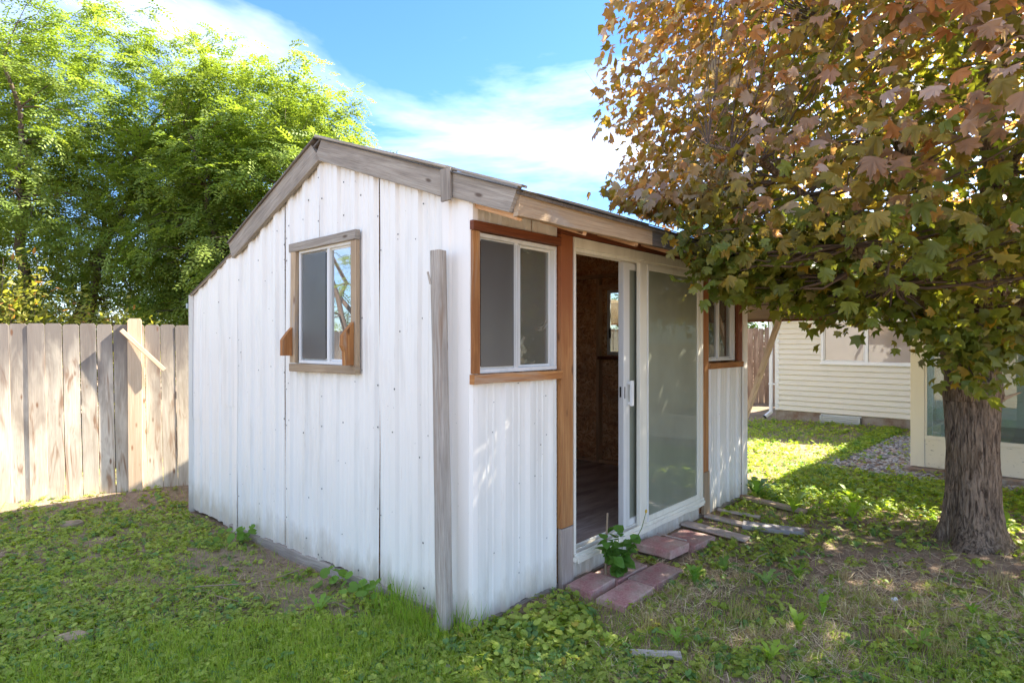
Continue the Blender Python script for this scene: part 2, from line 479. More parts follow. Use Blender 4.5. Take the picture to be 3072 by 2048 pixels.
def osb():
    t = NT('oriented_strand_board')
    oc = t.new("ShaderNodeTexCoord").outputs["Object"]
    wob = t.new("ShaderNodeTexNoise"); wob.inputs["Scale"].default_value = 5.0
    t.link(oc, wob.inputs["Vector"])
    v = t.new("ShaderNodeVectorMath"); v.operation = 'MULTIPLY_ADD'
    t.link(wob.outputs["Color"], v.inputs[0]); v.inputs[1].default_value = (0.25, 0.25, 0.25); t.link(oc, v.inputs[2])
    cols = []
    for k, (sc, rot) in enumerate((((16, 16, 60), (0.5, 0.4, 0)), ((60, 60, 18), (0.2, 0.5, 0.3)))):
        vo = t.new("ShaderNodeTexVoronoi"); vo.inputs["Scale"].default_value = 1.0
        t.link(t.mapping(v.outputs[0], sc, rot=rot), vo.inputs["Vector"])
        cols.append(t.ramp(vo.outputs["Color"], [(0.1, (0.46, 0.20, 0.08)), (0.5, (0.72, 0.37, 0.16)), (0.9, (0.85, 0.57, 0.32))]))
    c = t.mix(t.ramp(t.noise(oc, 22.0, 2), [(0.48, 0.0), (0.52, 1.0)]), cols[0], cols[1])
    d = t.ramp(t.noise(oc, 3.0, 5, 0.65, 0.8), [(0.45, 0.0), (0.75, 0.8)])
    c = t.mix(d, c, (0.30, 0.13, 0.06))
    return t.done(t.pbsdf(c, 0.75, t.bump(c, 0.002, 0.5), 0.2))
M['osb'] = osb()

def roofing():
    t = NT('mineral_roll_roofing')
    oc = t.new("ShaderNodeTexCoord").outputs["Object"]
    n = t.noise(oc, 180.0, 2, 0.7); n2 = t.noise(oc, 2.0, 4)
    c = t.mix(t.ramp(n, [(0.4, 0.0), (0.7, 1.0)]), (0.05, 0.05, 0.052), (0.16, 0.155, 0.15))
    c = t.mix(t.math('MULTIPLY', n2, 0.4), c, (0.10, 0.085, 0.07))
    return t.done(t.pbsdf(c, 0.9, t.bump(n, 0.003, 0.7), 0.2))
M['roof'] = roofing()

def paver_mat():
    t = NT('red_concrete_paver')
    oc = t.new("ShaderNodeTexCoord").outputs["Object"]
    rnd = t.new("ShaderNodeObjectInfo").outputs["Random"]
    n = t.noise(oc, 60.0, 4, 0.7); n2 = t.noise(oc, 5.0, 4, 0.6)
    c = t.mix(t.ramp(n, [(0.35, 0.0), (0.7, 1.0)]), (0.34, 0.15, 0.13), (0.50, 0.27, 0.245))
    c = t.mix(t.ramp(n2, [(0.40, 0.0), (0.70, 0.85)]), c, (0.50, 0.40, 0.32))
    n5 = t.noise(oc, 18.0, 5, 0.75)
    c = t.mix(t.ramp(n5, [(0.56, 0.0), (0.66, 0.7)]), c, (0.26, 0.18, 0.13))
    hv = t.new("ShaderNodeHueSaturation"); t.link(c, hv.inputs["Color"])
    t.link(t.math('ADD', t.math('MULTIPLY', rnd, 0.3), 0.85), hv.inputs["Value"])
    return t.done(t.pbsdf(hv.outputs[0], 0.9, t.bump(t.math('ADD', n, n2), 0.004, 0.7), 0.2))
M['paver'] = paver_mat()

def soil():
    t = NT('soil_with_litter')
    oc = t.new("ShaderNodeTexCoord").outputs["Object"]
    n1 = t.noise(oc, 0.9, 5, 0.6, 0.4)
    n2 = t.noise(oc, 14.0, 6, 0.7)
    n3 = t.noise(oc, 70.0, 4, 0.7)
    n4 = t.noise(t.mapping(oc, (90, 25, 1), rot=(0, 0, 0.7)), 1.0, 3, 0.6, 1.5)
    c = t.mix(t.ramp(n2, [(0.32, 0.0), (0.68, 1.0)]), (0.17, 0.11, 0.072), (0.42, 0.30, 0.205))
    c = t.mix(t.math('MULTIPLY', t.ramp(n3, [(0.45, 0.0), (0.65, 1.0)]), 0.5), c, (0.25, 0.19, 0.135))
    c = t.mix(t.math('MULTIPLY', t.ramp(n4, [(0.56, 0.0), (0.64, 1.0)]), 0.5), c, (0.38, 0.29, 0.18))
    c = t.mix(t.math('MULTIPLY', t.ramp(n1, [(0.45, 0.0), (0.6, 1.0)]), 0.45), c, (0.13, 0.13, 0.05))
    h = t.math('ADD', n2, t.math('MULTIPLY', n3, 0.5))
    return t.done(t.pbsdf(c, 0.95, t.bump(h, 0.02, 0.8), 0.15))
M['soil'] = soil()

def bark():
    t = NT('furrowed_maple_bark')
    uv = t.new("ShaderNodeTexCoord").outputs["UV"]
    oc = t.new("ShaderNodeTexCoord").outputs["Object"]
    v = t.mapping(oc, (34, 34, 5.5))
    n1 = t.noise(v, 1.0, 6, 0.68, 1.3)
    n2 = t.noise(oc, 85.0, 4, 0.7)
    n3 = t.noise(oc, 3.0, 3, 0.5)
    n4 = t.noise(t.mapping(oc, (60, 60, 11)), 1.0, 4, 0.6, 0.6)
    c = t.mix(t.ramp(n1, [(0.40, 0.0), (0.60, 1.0)]), (0.085, 0.057, 0.04), (0.40, 0.29, 0.20))
    c = t.mix(t.math('MULTIPLY', t.ramp(n4, [(0.5, 0.0), (0.7, 1.0)]), 0.5), c, (0.48, 0.38, 0.29))
    c = t.mix(t.math('MULTIPLY', t.ramp(n3, [(0.5, 0.0), (0.7, 1.0)]), 0.35), c, (0.36, 0.23, 0.11))
    h = t.math('ADD', n1, t.math('MULTIPLY', n4, 0.5))
    return t.done(t.pbsdf(c, 0.9, t.bump(h, 0.06, 1.0), 0.15))
M['bark'] = bark()
M['twig'] = flat('dry_twig', (0.33, 0.24, 0.15), 0.8, var=0.25)
M['branch'] = flat('brown_branch_bark', (0.135, 0.095, 0.07), 0.85, var=0.3, scale=20)
M['maple_leaf'] = leafmat('maple_leaves', 0.50, 0.42, 0.45, (1.38, 1.22, 0.5))
M['locust_leaf'] = leafmat('locust_leaves', 0.5, 0.5, 0.3, (1.14, 1.12, 0.42))
M['weed_leaf'] = leafmat('weed_leaves', 0.48, 0.5, 0.35, (1.25, 1.3, 0.45))
M['pebble'] = None

def pebble_mat():
    t = NT('river_pebble')
    a = t.new("ShaderNodeVertexColor"); a.layer_name = "Col"
    oc = t.new("ShaderNodeTexCoord").outputs["Object"]
    n = t.noise(oc, 90.0, 3)
    c = t.mix(t.math('MULTIPLY', n, 0.35), a.outputs[0], (0.1, 0.09, 0.08))
    return t.done(t.pbsdf(c, 0.7, t.bump(n, 0.001, 0.5), 0.3))
M['pebble'] = pebble_mat()
def straw_mat():
    t = NT('dry_straw')
    a = t.new("ShaderNodeVertexColor"); a.layer_name = "Col"
    return t.done(t.pbsdf(a.outputs[0], 0.7, None, 0.2))
M['straw'] = straw_mat()

# ------------------------------------------------------------------ shed frame of reference
CX, CY = -0.229, 3.427
FD = np.array([0.670, 0.742]); GD = np.array([-0.742, 0.670])
SHED_RZ = math.atan2(0.742, 0.670)
def to_uv(x, y):
    dx, dy = np.asarray(x)-CX, np.asarray(y)-CY
    return dx*FD[0]+dy*FD[1], dx*GD[0]+dy*GD[1]
def from_uv(u, v):
    return (CX + FD[0]*u + GD[0]*v, CY + FD[1]*u + GD[1]*v)

def gz(x, y):
    """ground height"""
    x = np.asarray(x, dtype=float); y = np.asarray(y, dtype=float)
    u, v = to_uv(x, y)
    z = -0.035 + 0.05*(fbm(x, y, 0.8) - 0.5) + 0.025*(fbm(x, y, 3.5, 4) - 0.5)
    z = z - 0.09*np.exp(-(np.minimum(u, 0)/0.9)**2) * sstep(0.2, 2.8, v) * (1 - sstep(4.3, 5.2, v))
    d = np.sqrt((x-3.62)**2 + (y-4.85)**2)
    z = z + 0.05*np.exp(-(d/0.6)**2)
    z = z + 0.03*sstep(7, 12, y)
    return z

# ground: one sheet out to the horizon
def make_ground():
    def axis(lo, hi, step, far):
        a = list(np.arange(lo, hi + 1e-6, step))
        out = []; d = step
        x = lo
        while x > -far:
            d *= 1.35; x -= d; out.append(x)
        pre = out[::-1]
        d = step; x = a[-1]; post = []
        while x < far:
            d *= 1.35; x += d; post.append(x)
        return np.array(pre + a + post)
    xs = axis(-7.5, 9.0, 0.075, 420); ys = axis(1.2, 15.5, 0.075, 420)
    X, Y = np.meshgrid(xs, ys)
    Z = gz(X, Y)
    V = np.stack([X.ravel(), Y.ravel(), Z.ravel()], 1)
    nx, ny = len(xs), len(ys)
    i = (np.arange(ny-1)[:, None]*nx + np.arange(nx-1)[None]).ravel()
    T = np.concatenate([np.stack([i, i+1, i+nx+1], 1), np.stack([i, i+nx+1, i+nx], 1)])
    o = fast_mesh("ground", V, T, None, M['soil'], smooth=True)
    tag(o, "brown soil yard covered by weeds, clover and dry grass", None, kind="structure")
make_ground()

# ------------------------------------------------------------------ the shed
shed = empty("garden_shed", (CX, CY, 0), SHED_RZ, "white ribbed metal shed with gabled roof, open sliding glass door and small windows", "shed")

PER = 0.2286
def rib(a, h=0.017, inv=False):
    p = (a / PER) % 1.0 * PER
    def tr(x, x0, x1, x2, x3, hh):
        if x <= x0 or x >= x3: return 0.0
        if x < x1: return hh*(x-x0)/(x1-x0)
        if x <= x2: return hh
        return hh*(x3-x)/(x3-x2)
    y = tr(p, 0.010, 0.026, 0.064, 0.080, h) + tr(p, 0.112, 0.120, 0.130, 0.138, h*0.22) + tr(p, 0.166, 0.174, 0.184, 0.192, h*0.22)
    return y
BRK = [0.0, 0.010, 0.026, 0.064, 0.080, 0.112, 0.120, 0.130, 0.138, 0.166, 0.174, 0.184, 0.192]
def breaks(a0, a1, extra=()):
    s = {round(a0, 4), round(a1, 4)}
    k = int(math.floor(a0/PER)) - 1
    while k*PER < a1 + PER:
        for b in BRK:
            x = k*PER + b
            if a0 + 0.002 < x < a1 - 0.002: s.add(round(x, 4))
        k += 1
    for e in extra:
        if a0 < e < a1: s.add(round(e, 4))
    return sorted(s)

def sheet(mb, wall, a0, a1, zb, zt, off, h=0.017, phase=0.0, dent=0.0055, rows=26, seed=0.0):
    """ribbed metal; wall 'g' = gable plane (coordinate v), 'f' = front plane (coordinate u)"""
    cols = breaks(a0 + phase, a1 + phase)
    P, U = [], []
    for i in range(rows + 1):
        fr = i / rows
        rowp, rowu = [], []
        for c in cols:
            a = c - phase
            b0 = zb(a) if callable(zb) else zb
            t0 = zt(a) if callable(zt) else zt
            z = b0 + (t0 - b0)*fr
            d = off + rib(c, h)
            d += dent * mnoise.noise((a*1.8 + seed, z*1.1, seed)) * 1.4
            d += dent * 0.7 * max(0, mnoise.noise((a*7 + seed, z*5, 3.3+seed)) - 0.25)
            aw = 0.003*mnoise.noise((z*1.5, a*0.5, 9+seed))
            if wall == 'g': rowp.append((-d, a + aw, z))
            else: rowp.append((a + aw, -d, z))
            rowu.append((a, z))
        P.append(rowp); U.append(rowu)
    mb.quadgrid(P, U, flip=(wall == 'g'))

def roof_under(v):     # top of the siding, hidden behind the rake boards
    return 3.045 - 0.356*(1.590 - v) if v < 1.590 else 3.045 - 0.409*(v - 1.590)
def roof_top(v):
    if v <= 1.590: return 3.150 - 0.356*(1.590 - v)
    if v <= 3.12: return 3.150 - 0.409*(v - 1.590)
    return 2.47 - 0.335*(v - 3.06)

# gable wall sheets: (v0, v1, bottom, seed, offset)
WH = (1.215, 1.975, 1.445, 2.33)           # window hole v0 v1 z0 z1
def jag(base, amp, s):
    return lambda a: base + amp*mnoise.noise((a*4.0 + s, s, 0.5)) + amp*0.25*mnoise.noise((a*17.0 + s, s, 2.5))
gsheets = [(0.262, 0.905, jag(0.004, 0.012, 1.0), 1.0, 0.030),
           (0.910, 1.630, jag(-0.015, 0.014, 2.0), 2.0, 0.032),
           (1.634, 2.184, jag(-0.055, 0.014, 3.0), 3.0, 0.029),
           (2.190, 3.010, jag(-0.115, 0.014, 4.0), 4.0, 0.033)]
for (a0, a1, zb, sd, off) in gsheets:
    mb = MB()
    h0, h1 = max(a0, WH[0]), min(a1, WH[1])
    if h0 < h1:
        if a0 < h0: sheet(mb, 'g', a0, h0, zb, roof_under, off, 0.022, seed=sd)
        sheet(mb, 'g', h0, h1, zb, WH[2], off, 0.022, seed=sd, rows=12)
        sheet(mb, 'g', h0, h1, WH[3], roof_under, off, 0.022, seed=sd, rows=6)
        if h1 < a1: sheet(mb, 'g', h1, a1, zb, roof_under, off, 0.022, seed=sd)
    else:
        sheet(mb, 'g', a0, a1, zb, roof_under, off, 0.022, seed=sd)
    mb.build("siding_sheet", M['metal'], shed)
# lean-to sheets
lt = lambda v: 2.445 - 0.335*(v - 3.06)
mb = MB(); sheet(mb, 'g', 3.075, 3.36, 1.02, lambda v: lt(v), 0.036, 0.014, seed=6); mb.build("siding_sheet", M['metal'], shed)
mb = MB(); sheet(mb, 'g', 3.085, 3.40, jag(-0.11, 0.01, 7.0), 1.035, 0.028, 0.014, seed=7); mb.build("siding_sheet", M['metal'], shed)
mb = MB(); sheet(mb, 'g', 3.355, 4.11, 0.83, lambda v: lt(v), 0.030, 0.014, seed=8); mb.build("siding_sheet", M['metal'], shed)
mb = MB(); sheet(mb, 'g', 3.395, 4.118, jag(-0.09, 0.008, 9.0), 0.845, 0.026, 0.014, seed=9); mb.build("siding_sheet", M['metal'], shed)
# vertical trim strip at the lean-to joint
board("joint_trim", (-0.066, 3.045, -0.10), (-0.050, 3.045, 2.45), 0.066, 0.012, M['metal_trim'], shed, n=(1, 0, 0), seg=10, rough=0.01, seed=3)
# corner trim, folded metal: gable side then front side
mb = MB()
prof = [(-0.040, 0.272), (-0.046, 0.262), (-0.046, 0.185), (-0.034, 0.172), (-0.034, 0.118), (-0.048, 0.104), (-0.048, 0.010), (-0.040, -0.012), (-0.004, -0.016), (-0.004, 0.0)]
zz = np.linspace(-0.045, 2.49, 24)
P = [[(x + 0.002*mnoise.noise((z, y*5, 1)), y + 0.002*mnoise.noise((z*0.8, y, 4)), z - (0.02 if z > 2.4 else 0)*0) for (x, y) in prof] for z in zz]
mb.quadgrid(P, [[(y, z) for (x, y) in prof] for z in zz])
mb.build("corner_trim", M['metal_trim'], shed)

# front wall sheets
fz_top = 2.46
mb = MB(); sheet(mb, 'f', 0.004, 0.56, jag(0.0, 0.010, 11), 1.385, 0.004, 0.024, phase=-0.03, seed=11, rows=16); mb.build("siding_sheet", M['metal'], shed)
mb = MB(); sheet(mb, 'f', 0.566, 0.812, jag(0.0, 0.010, 12), 1.385, 0.007, 0.024, phase=-0.03, seed=12, rows=16); mb.build("siding_sheet", M['metal'], shed)
mb = MB(); sheet(mb, 'f', 0.004, 0.55, 2.30, fz_top, 0.004, 0.017, seed=13, rows=3); mb.build("siding_sheet", M['metal'], shed)
mb = MB(); sheet(mb, 'f', 0.556, 0.81, 2.30, fz_top, 0.006, 0.017, seed=14, rows=3); mb.build("siding_sheet", M['metal'], shed)
mb = MB(); sheet(mb, 'f', 0.956, 1.90, jag(-0.02, 0.010, 15), 0.118, 0.004, 0.012, seed=15, rows=3); mb.build("siding_sheet", M['metal'], shed)
mb = MB(); sheet(mb, 'f', 1.905, 2.965, jag(-0.02, 0.010, 16), 0.118, 0.006, 0.012, seed=16, rows=3); mb.build("siding_sheet", M['metal'], shed)
mb = MB(); sheet(mb, 'f', 3.118, 3.972, jag(-0.005, 0.008, 17), 1.37, 0.004, 0.022, phase=0.05, seed=17, rows=16); mb.build("siding_sheet", M['metal'], shed)
mb = MB(); sheet(mb, 'f', 3.93, 3.975, 1.37, 2.30, 0.004, 0.0, seed=18, rows=4); mb.build("siding_sheet", M['metal'], shed)
# far corner trim
mb = MB()
prof = [(3.968, -0.018), (3.972, -0.034), (4.085, -0.034), (4.092, -0.028), (4.092, 0.09)]
zz = np.linspace(-0.03, 2.36, 12)
mb.quadgrid([[(x, y + 0.002*mnoise.noise((z, x*5, 1)), z) for (x, y) in prof] for z in zz], [[(x+y, z) for (x, y) in prof] for z in zz])
mb.build("corner_trim", M['metal_trim'], shed)
# other outside walls
mb = MB()
def wall_x(u, v0, v1, z0, ztf, m, seg=12):   # simple sheet in the plane u
    vv = np.linspace(v0, v1, seg+1)
    m.quadgrid([[(u, v, z0) for v in vv], [(u, v, ztf(v)) for v in vv]], [[(v, 0) for v in vv], [(v, 2) for v in vv]])
RW = (0.92, 1.70, 1.455, 2.255)   # far wall window v0 v1 z0 z1
for (va, vb, za, zt) in ((0.09, RW[0], -0.05, roof_under), (RW[0], RW[1], -0.05, lambda v: RW[2]), (RW[0], RW[1], RW[3], roof_under), (RW[1], 3.05, -0.05, roof_under), (3.05, 4.12, -0.1, lt)):
    vv = np.linspace(va, vb, 9)
    zb_ = za
    mb.quadgrid([[(4.06, v, zb_) for v in vv], [(4.06, v, zt(v)) for v in vv]], [[(v, 0) for v in vv], [(v, 2) for v in vv]])
mb.build("far_wall_sheet", M['metal'], shed)
mb = MB()
uu = np.linspace(-0.02, 4.06, 9)
mb.quadgrid([[(u, 4.115, -0.12) for u in uu], [(u, 4.115, 2.09) for u in uu]], [[(u, 0) for u in uu], [(u, 2) for u in uu]])
mb.build("back_wall_sheet", M['metal'], shed)

# timber frame and inner lining
mb = MB()
T0, T1 = 0.012, 0.045    # front lining thickness in v
for (u0, u1, z0, z1) in ((0.01, 0.06, 0.0, 2.44), (0.06, 0.80, 0.0, 1.40), (0.06, 0.80, 2.27, 2.44), (0.80, 0.955, 0.0, 2.44),
                         (0.955, 2.965, 0.0, 0.10), (0.955, 2.965, 2.32, 2.44), (2.965, 3.13, 0.0, 2.44), (3.13, 3.80, 0.0, 1.40), (3.13, 3.80, 2.22, 2.44), (3.80, 3.99, 0.0, 2.44)):
    mb.box((u0, u1), (T0, T1), (z0, z1))
mb.build("front_lining", M['osb'], shed)
mb = MB()
def gl(v0, v1, z0, ztf, u0=-0.012, u1=0.02):
    vs_ = [v0, (v0+v1)/2, v1]
    if v0 < 1.590 < v1: vs_ = [v0, 1.590, v1]
    for a, b in zip(vs_[:-1], vs_[1:]):
        i = len(mb.v)
        for (u, v, z) in ((u0, a, z0), (u0, b, z0), (u0, b, ztf(b)), (u0, a, ztf(a)), (u1, a, z0), (u1, b, z0), (u1, b, ztf(b)), (u1, a, ztf(a))):
            mb.v.append((u, v, z))
        for q in ((3, 2, 1, 0), (4, 5, 6, 7), (0, 1, 5, 4), (2, 3, 7, 6), (1, 2, 6, 5), (0, 4, 7, 3)):
            mb.f.append([i+k for k in q]); mb.uv.append([(mb.v[i+k][1], mb.v[i+k][2]) for k in q])
gl(0.05, WH[0], -0.02, roof_under); gl(WH[0], WH[1], -0.02, lambda v: WH[2]-0.01); gl(WH[0], WH[1], WH[3]+0.01, roof_under); gl(WH[1], 4.08, -0.08, lambda v: min(roof_under(v), lt(v)) if v > 3.06 else roof_under(v))
mb.build("gable_lining", M['osb'], shed)
mb = MB()
gl(0.05, RW[0], 0.0, roof_under, 3.95, 3.99); gl(RW[0], RW[1], 0.0, lambda v: RW[2], 3.95, 3.99); gl(RW[0], RW[1], RW[3], roof_under, 3.95, 3.99); gl(RW[1], 3.02, 0.0, roof_under, 3.95, 3.99)
mb.build("far_wall_lining", M['osb'], shed)
box("back_lining", (0.02, 3.95), (3.00, 3.04), (0.0, 2.47), M['osb'], shed)
box("floor_deck", (0.03, 3.94), (0.05, 3.0), (0.085, 0.125), M['floor_wood'], shed)
# sleeper beams under the walls
board("sill_beam", (0.022, 0.1, -0.055), (0.022, 3.2, -0.135), 0.15, 0.05, M['gray_wood'], shed, n=(1, 0, 0), seg=12, rough=0.012, seed=5)
board("sill_beam", (0.05, 0.010, -0.05), (3.95, 0.010, -0.05), 0.10, 0.025, M['gray_wood'], shed, n=(0, 1, 0), seg=8, rough=0.01, seed=6)
# studs and plates on the far wall (seen through the door)
for v in (0.25, 0.84, 1.76, 2.35, 2.9):
    box("stud", (3.865, 3.949), (v-0.02, v+0.02), (0.13, 2.40), M['int_wood'], shed)
box("wall_plate", (3.86, 3.949), (0.06, 3.0), (2.405, 2.445), M['int_wood'], shed)
box("window_header", (3.87, 3.948), (0.862, 1.738), (2.27, 2.31), M['int_wood'], shed)
box("window_stool", (3.83, 3.948), (0.862, 1.738), (1.40, 1.44), M['red_wood'], shed)
box("wall_plate", (3.87, 3.948), (0.06, 2.99), (0.128, 0.165), M['int_wood'], shed)
for u in (0.7, 1.3, 1.9, 2.5, 3.1, 3.7):
    box("stud", (u-0.02, u+0.02), (2.915, 2.999), (0.13, 2.40), M['int_wood'], shed)
for u in (0.02, 0.62, 1.23, 1.84, 2.45, 3.06, 3.67):
    board("rafter", (u+0.03, -0.33, 2.31), (u+0.03, 1.62, 3.005), 0.09, 0.038, M['int_wood'], shed, n=(1, 0, 0))
    board("rafter", (u+0.03, 3.08, 2.41), (u+0.03, 1.646, 2.997), 0.09, 0.038, M['int_wood'], shed, n=(1, 0, 0))
for v in (0.6, 1.2, 2.0, 2.6):
    box("stud", (0.085, 0.17), (v-0.02 if v != 2.0 else 2.0, v+0.02 if v != 2.0 else 2.04), (0.13, 2.5), M['int_wood'], shed)
# roof decks
def roofslab(name, v0, z0, v1, z1, t, u0, u1, mat, off=0.0):
    m = MB()
    c0 = Vector(((u0+u1)/2, v0, z0+off)); c1 = Vector(((u0+u1)/2, v1, z1+off))
    m.board(c0, c1, u1-u0, t, (0, -(z1-z0), (v1-v0)) if v1 > v0 else (0, (z1-z0), -(v1-v0)), seg=4)
    return m.build(name, mat, shed)
roofslab("roof_deck", -0.372, 2.398, 1.590, 3.112, 0.018, -0.022, 4.28, M['board_dark'])
roofslab("roof_deck", 3.13, 2.500, 1.590, 3.112, 0.018, -0.022, 4.28, M['board_dark'])
roofslab("bounce_ceiling_board", 0.07, 2.53, 1.56, 3.063, 0.012, 0.03, 3.94, M['osb'])  # added OSB liner under the dark deck, bounces light into the interior
roofslab("bounce_ceiling_board", 2.98, 2.515, 1.62, 3.063, 0.012, 0.03, 3.94, M['osb'])
roofslab("roofing_sheet", -0.390, 2.410, 1.640, 3.133, 0.006, -0.048, 4.30, M['roof'])
roofslab("roofing_sheet", 3.15, 2.511, 1.626, 3.133, 0.006, -0.048, 4.30, M['roof'])
roofslab("lean_to_roof", 4.16, 2.085, 3.05, 2.457, 0.010, -0.012, 4.2, M['board_dark'])
# rake boards on the gable
sl, sl2 = 0.356, 0.409
def rk(v): return 3.136 - sl*(1.590-v) - 0.092 if v <= 1.590 else 3.136 - sl2*(v-1.590) - 0.092
W8 = 0.176
board("rake_board", (-0.068, 0.178, rk(0.178)+0.004), (-0.068, 1.590, rk(1.590)+0.004), W8, 0.036, M['gray_wood'], shed, n=(-1, 0, 0), seg=8, rough=0.004, seed=1, sk1=sl, sk0=sl)
board("rake_board", (-0.066, -0.345, rk(-0.345)+0.014), (-0.066, 0.172, rk(0.172)+0.004), 0.150, 0.034, M['gray_wood'], shed, n=(-1, 0, 0), seg=4, rough=0.004, seed=2, sk1=sl, sk0=0.12)
board("rake_board", (-0.068, 3.105, rk(3.105)+0.02), (-0.068, 1.635, rk(1.635)+0.004), 0.168, 0.036, M['gray_wood'], shed, n=(-1, 0, 0), seg=8, rough=0.004, seed=4, sk1=-sl2, sk0=-0.1)
board("joint_cleat", (-0.096, 0.168, 2.435), (-0.096, 0.172, 2.622), 0.085, 0.018, M['gray_wood'], shed, n=(-1, 0, 0), rough=0.003, seed=8)
board("roof_edge_board", (-0.070, 0.15, rk(0.15)+0.094), (-0.070, 1.61, rk(1.59)+0.094), 0.075, 0.018, M['gray_wood'], shed, n=(0, -sl, 1), seg=6, rough=0.004, seed=9)
board("roof_edge_board", (-0.060, -0.40, rk(-0.40)+0.092), (-0.060, 0.145, rk(0.145)+0.094), 0.05, 0.014, M['gray_wood'], shed, n=(0, -sl, 1), seg=3, rough=0.004, seed=10)
board("roof_edge_board", (-0.070, 3.12, rk(3.12)+0.10), (-0.070, 1.65, rk(1.65)+0.103), 0.07, 0.014, M['board_dark'], shed, n=(0, sl2, 1), seg=6, rough=0.003, seed=11)
# eave fascia on the front
mb = MB()
mb.board((0.0, -0.372, 2.346), (1.42, -0.366, 2.352), 0.128, 0.034, (0, -1, 0), seg=10, rough=0.004, seed=12, warp=-0.012, sk0=0.15, taper=0.90)
mb.build("fascia_board", M['tan_wood'], shed)['label'] = "gray-brown warped fascia board"
board("fascia_board", (1.425, -0.366, 2.352), (4.27, -0.366, 2.352), 0.115, 0.034, M['board_dark'], shed, n=(0, -1, 0), seg=6, rough=0.003, seed=13)
board("drip_edge", (1.05, -0.400, 2.428), (4.29, -0.400, 2.422), 0.05, 0.006, M['black'], shed, n=(0, -0.35, 1), seg=6)
board("roof_edge_board", (0.02, -0.385, 2.418), (1.35, -0.375, 2.428), 0.04, 0.014, M['gray_wood'], shed, n=(0, -0.3, 1), seg=8, rough=0.006, seed=14, warp=0.01)
# lean-to roof edge
board("roof_edge_board", (-0.05, 4.15, 2.079), (-0.05, 3.10, 2.431), 0.010, 0.02, M['gray_wood'], shed, n=(-1, 0, 0), seg=5, rough=0.004, seed=15)
board("gutter_stub", (-0.02, 4.165, 1.985), (0.25, 4.165, 1.985), 0.05, 0.04, M['galv'], shed, n=(0, 1, 0))
board("gutter_bracket", (-0.01, 4.125, 1.95), (-0.01, 4.20, 1.95), 0.03, 0.02, M['gray_wood'], shed, n=(0, 0, 1))

# windows
def slider(name, wall, a0, a1, z0, z1, off, mull, mats, parent, fr=0.024, depth=0.05, mat=None, fw=None):
    """aluminium sliding window: frame with two panes. a increases to the viewer's right on 'f', left on 'g'"""
    mat = mat or M['alu']
    def P(x0, x1, d0, d1, za, zb, m):
        if wall == 'f': m.box((x0, x1), (-d1, -d0), (za, zb))
        elif wall == 'g': m.box((-d1, -d0), (x0, x1), (za, zb))
        else: m.box((wall[1]+d0, wall[1]+d1), (x0, x1), (za, zb))
    m = MB(); f = fr
    P(a0, a1, off-depth, off, z0, z0+f, m); P(a0, a1, off-depth, off, z1-f, z1, m)
    P(a0, a0+f, off-depth, off, z0+f, z1-f, m); P(a1-f, a1, off-depth, off, z0+f, z1-f, m)
    P(mull-0.030, mull+0.004, off-depth*0.9, off-0.004, z0+f, z1-f, m)
    w = m.build(name, mat, parent)
    # inner sashes
    s = 0.015
    for k, (x0, x1, dd, gm) in enumerate(((a0+f, mull-0.006, off-0.020, mats[0]), (mull-0.024, a1-f, off-0.036, mats[1]))):
        m = MB()
        P(x0+0.001, x0+s, dd-0.012, dd, z0+f, z1-f, m); P(x1-s, x1-0.001, dd-0.012, dd, z0+f, z1-f, m)
        P(x0+s, x1-s, dd-0.012, dd, z0+f, z0+f+s, m); P(x0+s, x1-s, dd-0.012, dd, z1-f-s, z1-f, m)
        m.build("sash", mat, w)
        m = MB(); P(x0+s, x1-s, dd-0.008, dd-0.005, z0+f+s, z1-f-s, m)
        m.build("pane", gm, w)
    return w

w1 = slider("gable_window", 'g', 1.232, 1.972, 1.452, 2.325, 0.060, 1.570, (M['glass_clear'], M['glass_dim']), shed)
m = MB(); m.box((-0.052, -0.049), (1.60, 1.935), (1.487, 2.29)); m.build("insect_screen", M['screen'], w1)
board("window_casing", (-0.068, 1.160, 2.357), (-0.068, 2.078, 2.350), 0.066, 0.040, M['gray_wood'], shed, n=(-1, 0, 0), seg=5, rough=0.003, seed=21, sk0=0.02)
board("window_casing", (-0.062, 2.045, 1.455), (-0.066, 2.018, 2.317), 0.072, 0.034, M['tan_wood'], shed, n=(-1, 0, 0), seg=5, rough=0.003, seed=22)
board("window_casing", (-0.062, 1.195, 1.455), (-0.062, 1.198, 2.32), 0.066, 0.034, M['tan_wood'], shed, n=(-1, 0, 0), seg=5, rough=0.003, seed=23)
board("window_sill", (-0.066, 1.162, 1.424), (-0.066, 2.076, 1.416), 0.060, 0.042, M['tan_wood'], shed, n=(-1, 0, 0), seg=5, rough=0.003, seed=24)
# two flower-box brackets fixed to the casing, standing out from the wall
def bracket(v, nm):
    m = MB()
    pr = [(-0.083, 1.51), (-0.165, 1.51), (-0.165, 1.63), (-0.125, 1.685), (-0.083, 1.73)] if nm == 1 else [(-0.083, 1.457), (-0.150, 1.457), (-0.152, 1.55), (-0.172, 1.59), (-0.165, 1.665), (-0.115, 1.72), (-0.083, 1.755)]
    i = len(m.v)
    for dv in (-0.019, 0.019):
        for (x, z) in pr: m.v.append((x, v+dv, z))
    n = len(pr)
    m.f.append([i+k for k in range(n)]); m.uv.append([(pr[k][1], pr[k][0]) for k in range(n)])
    m.f.append([i+n+k for k in range(n-1, -1, -1)]); m.uv.append([(pr[k][1], pr[k][0]+1) for k in range(n-1, -1, -1)])
    for k in range(n):
        k2 = (k+1) % n
        m.f.append([i+k2, i+k, i+n+k, i+n+k2]); m.uv.append([(pr[k2][1], 0.3), (pr[k][1], 0.3), (pr[k][1], 0.34), (pr[k2][1], 0.34)])
    m.build("box_bracket", M['orange_wood'], shed)
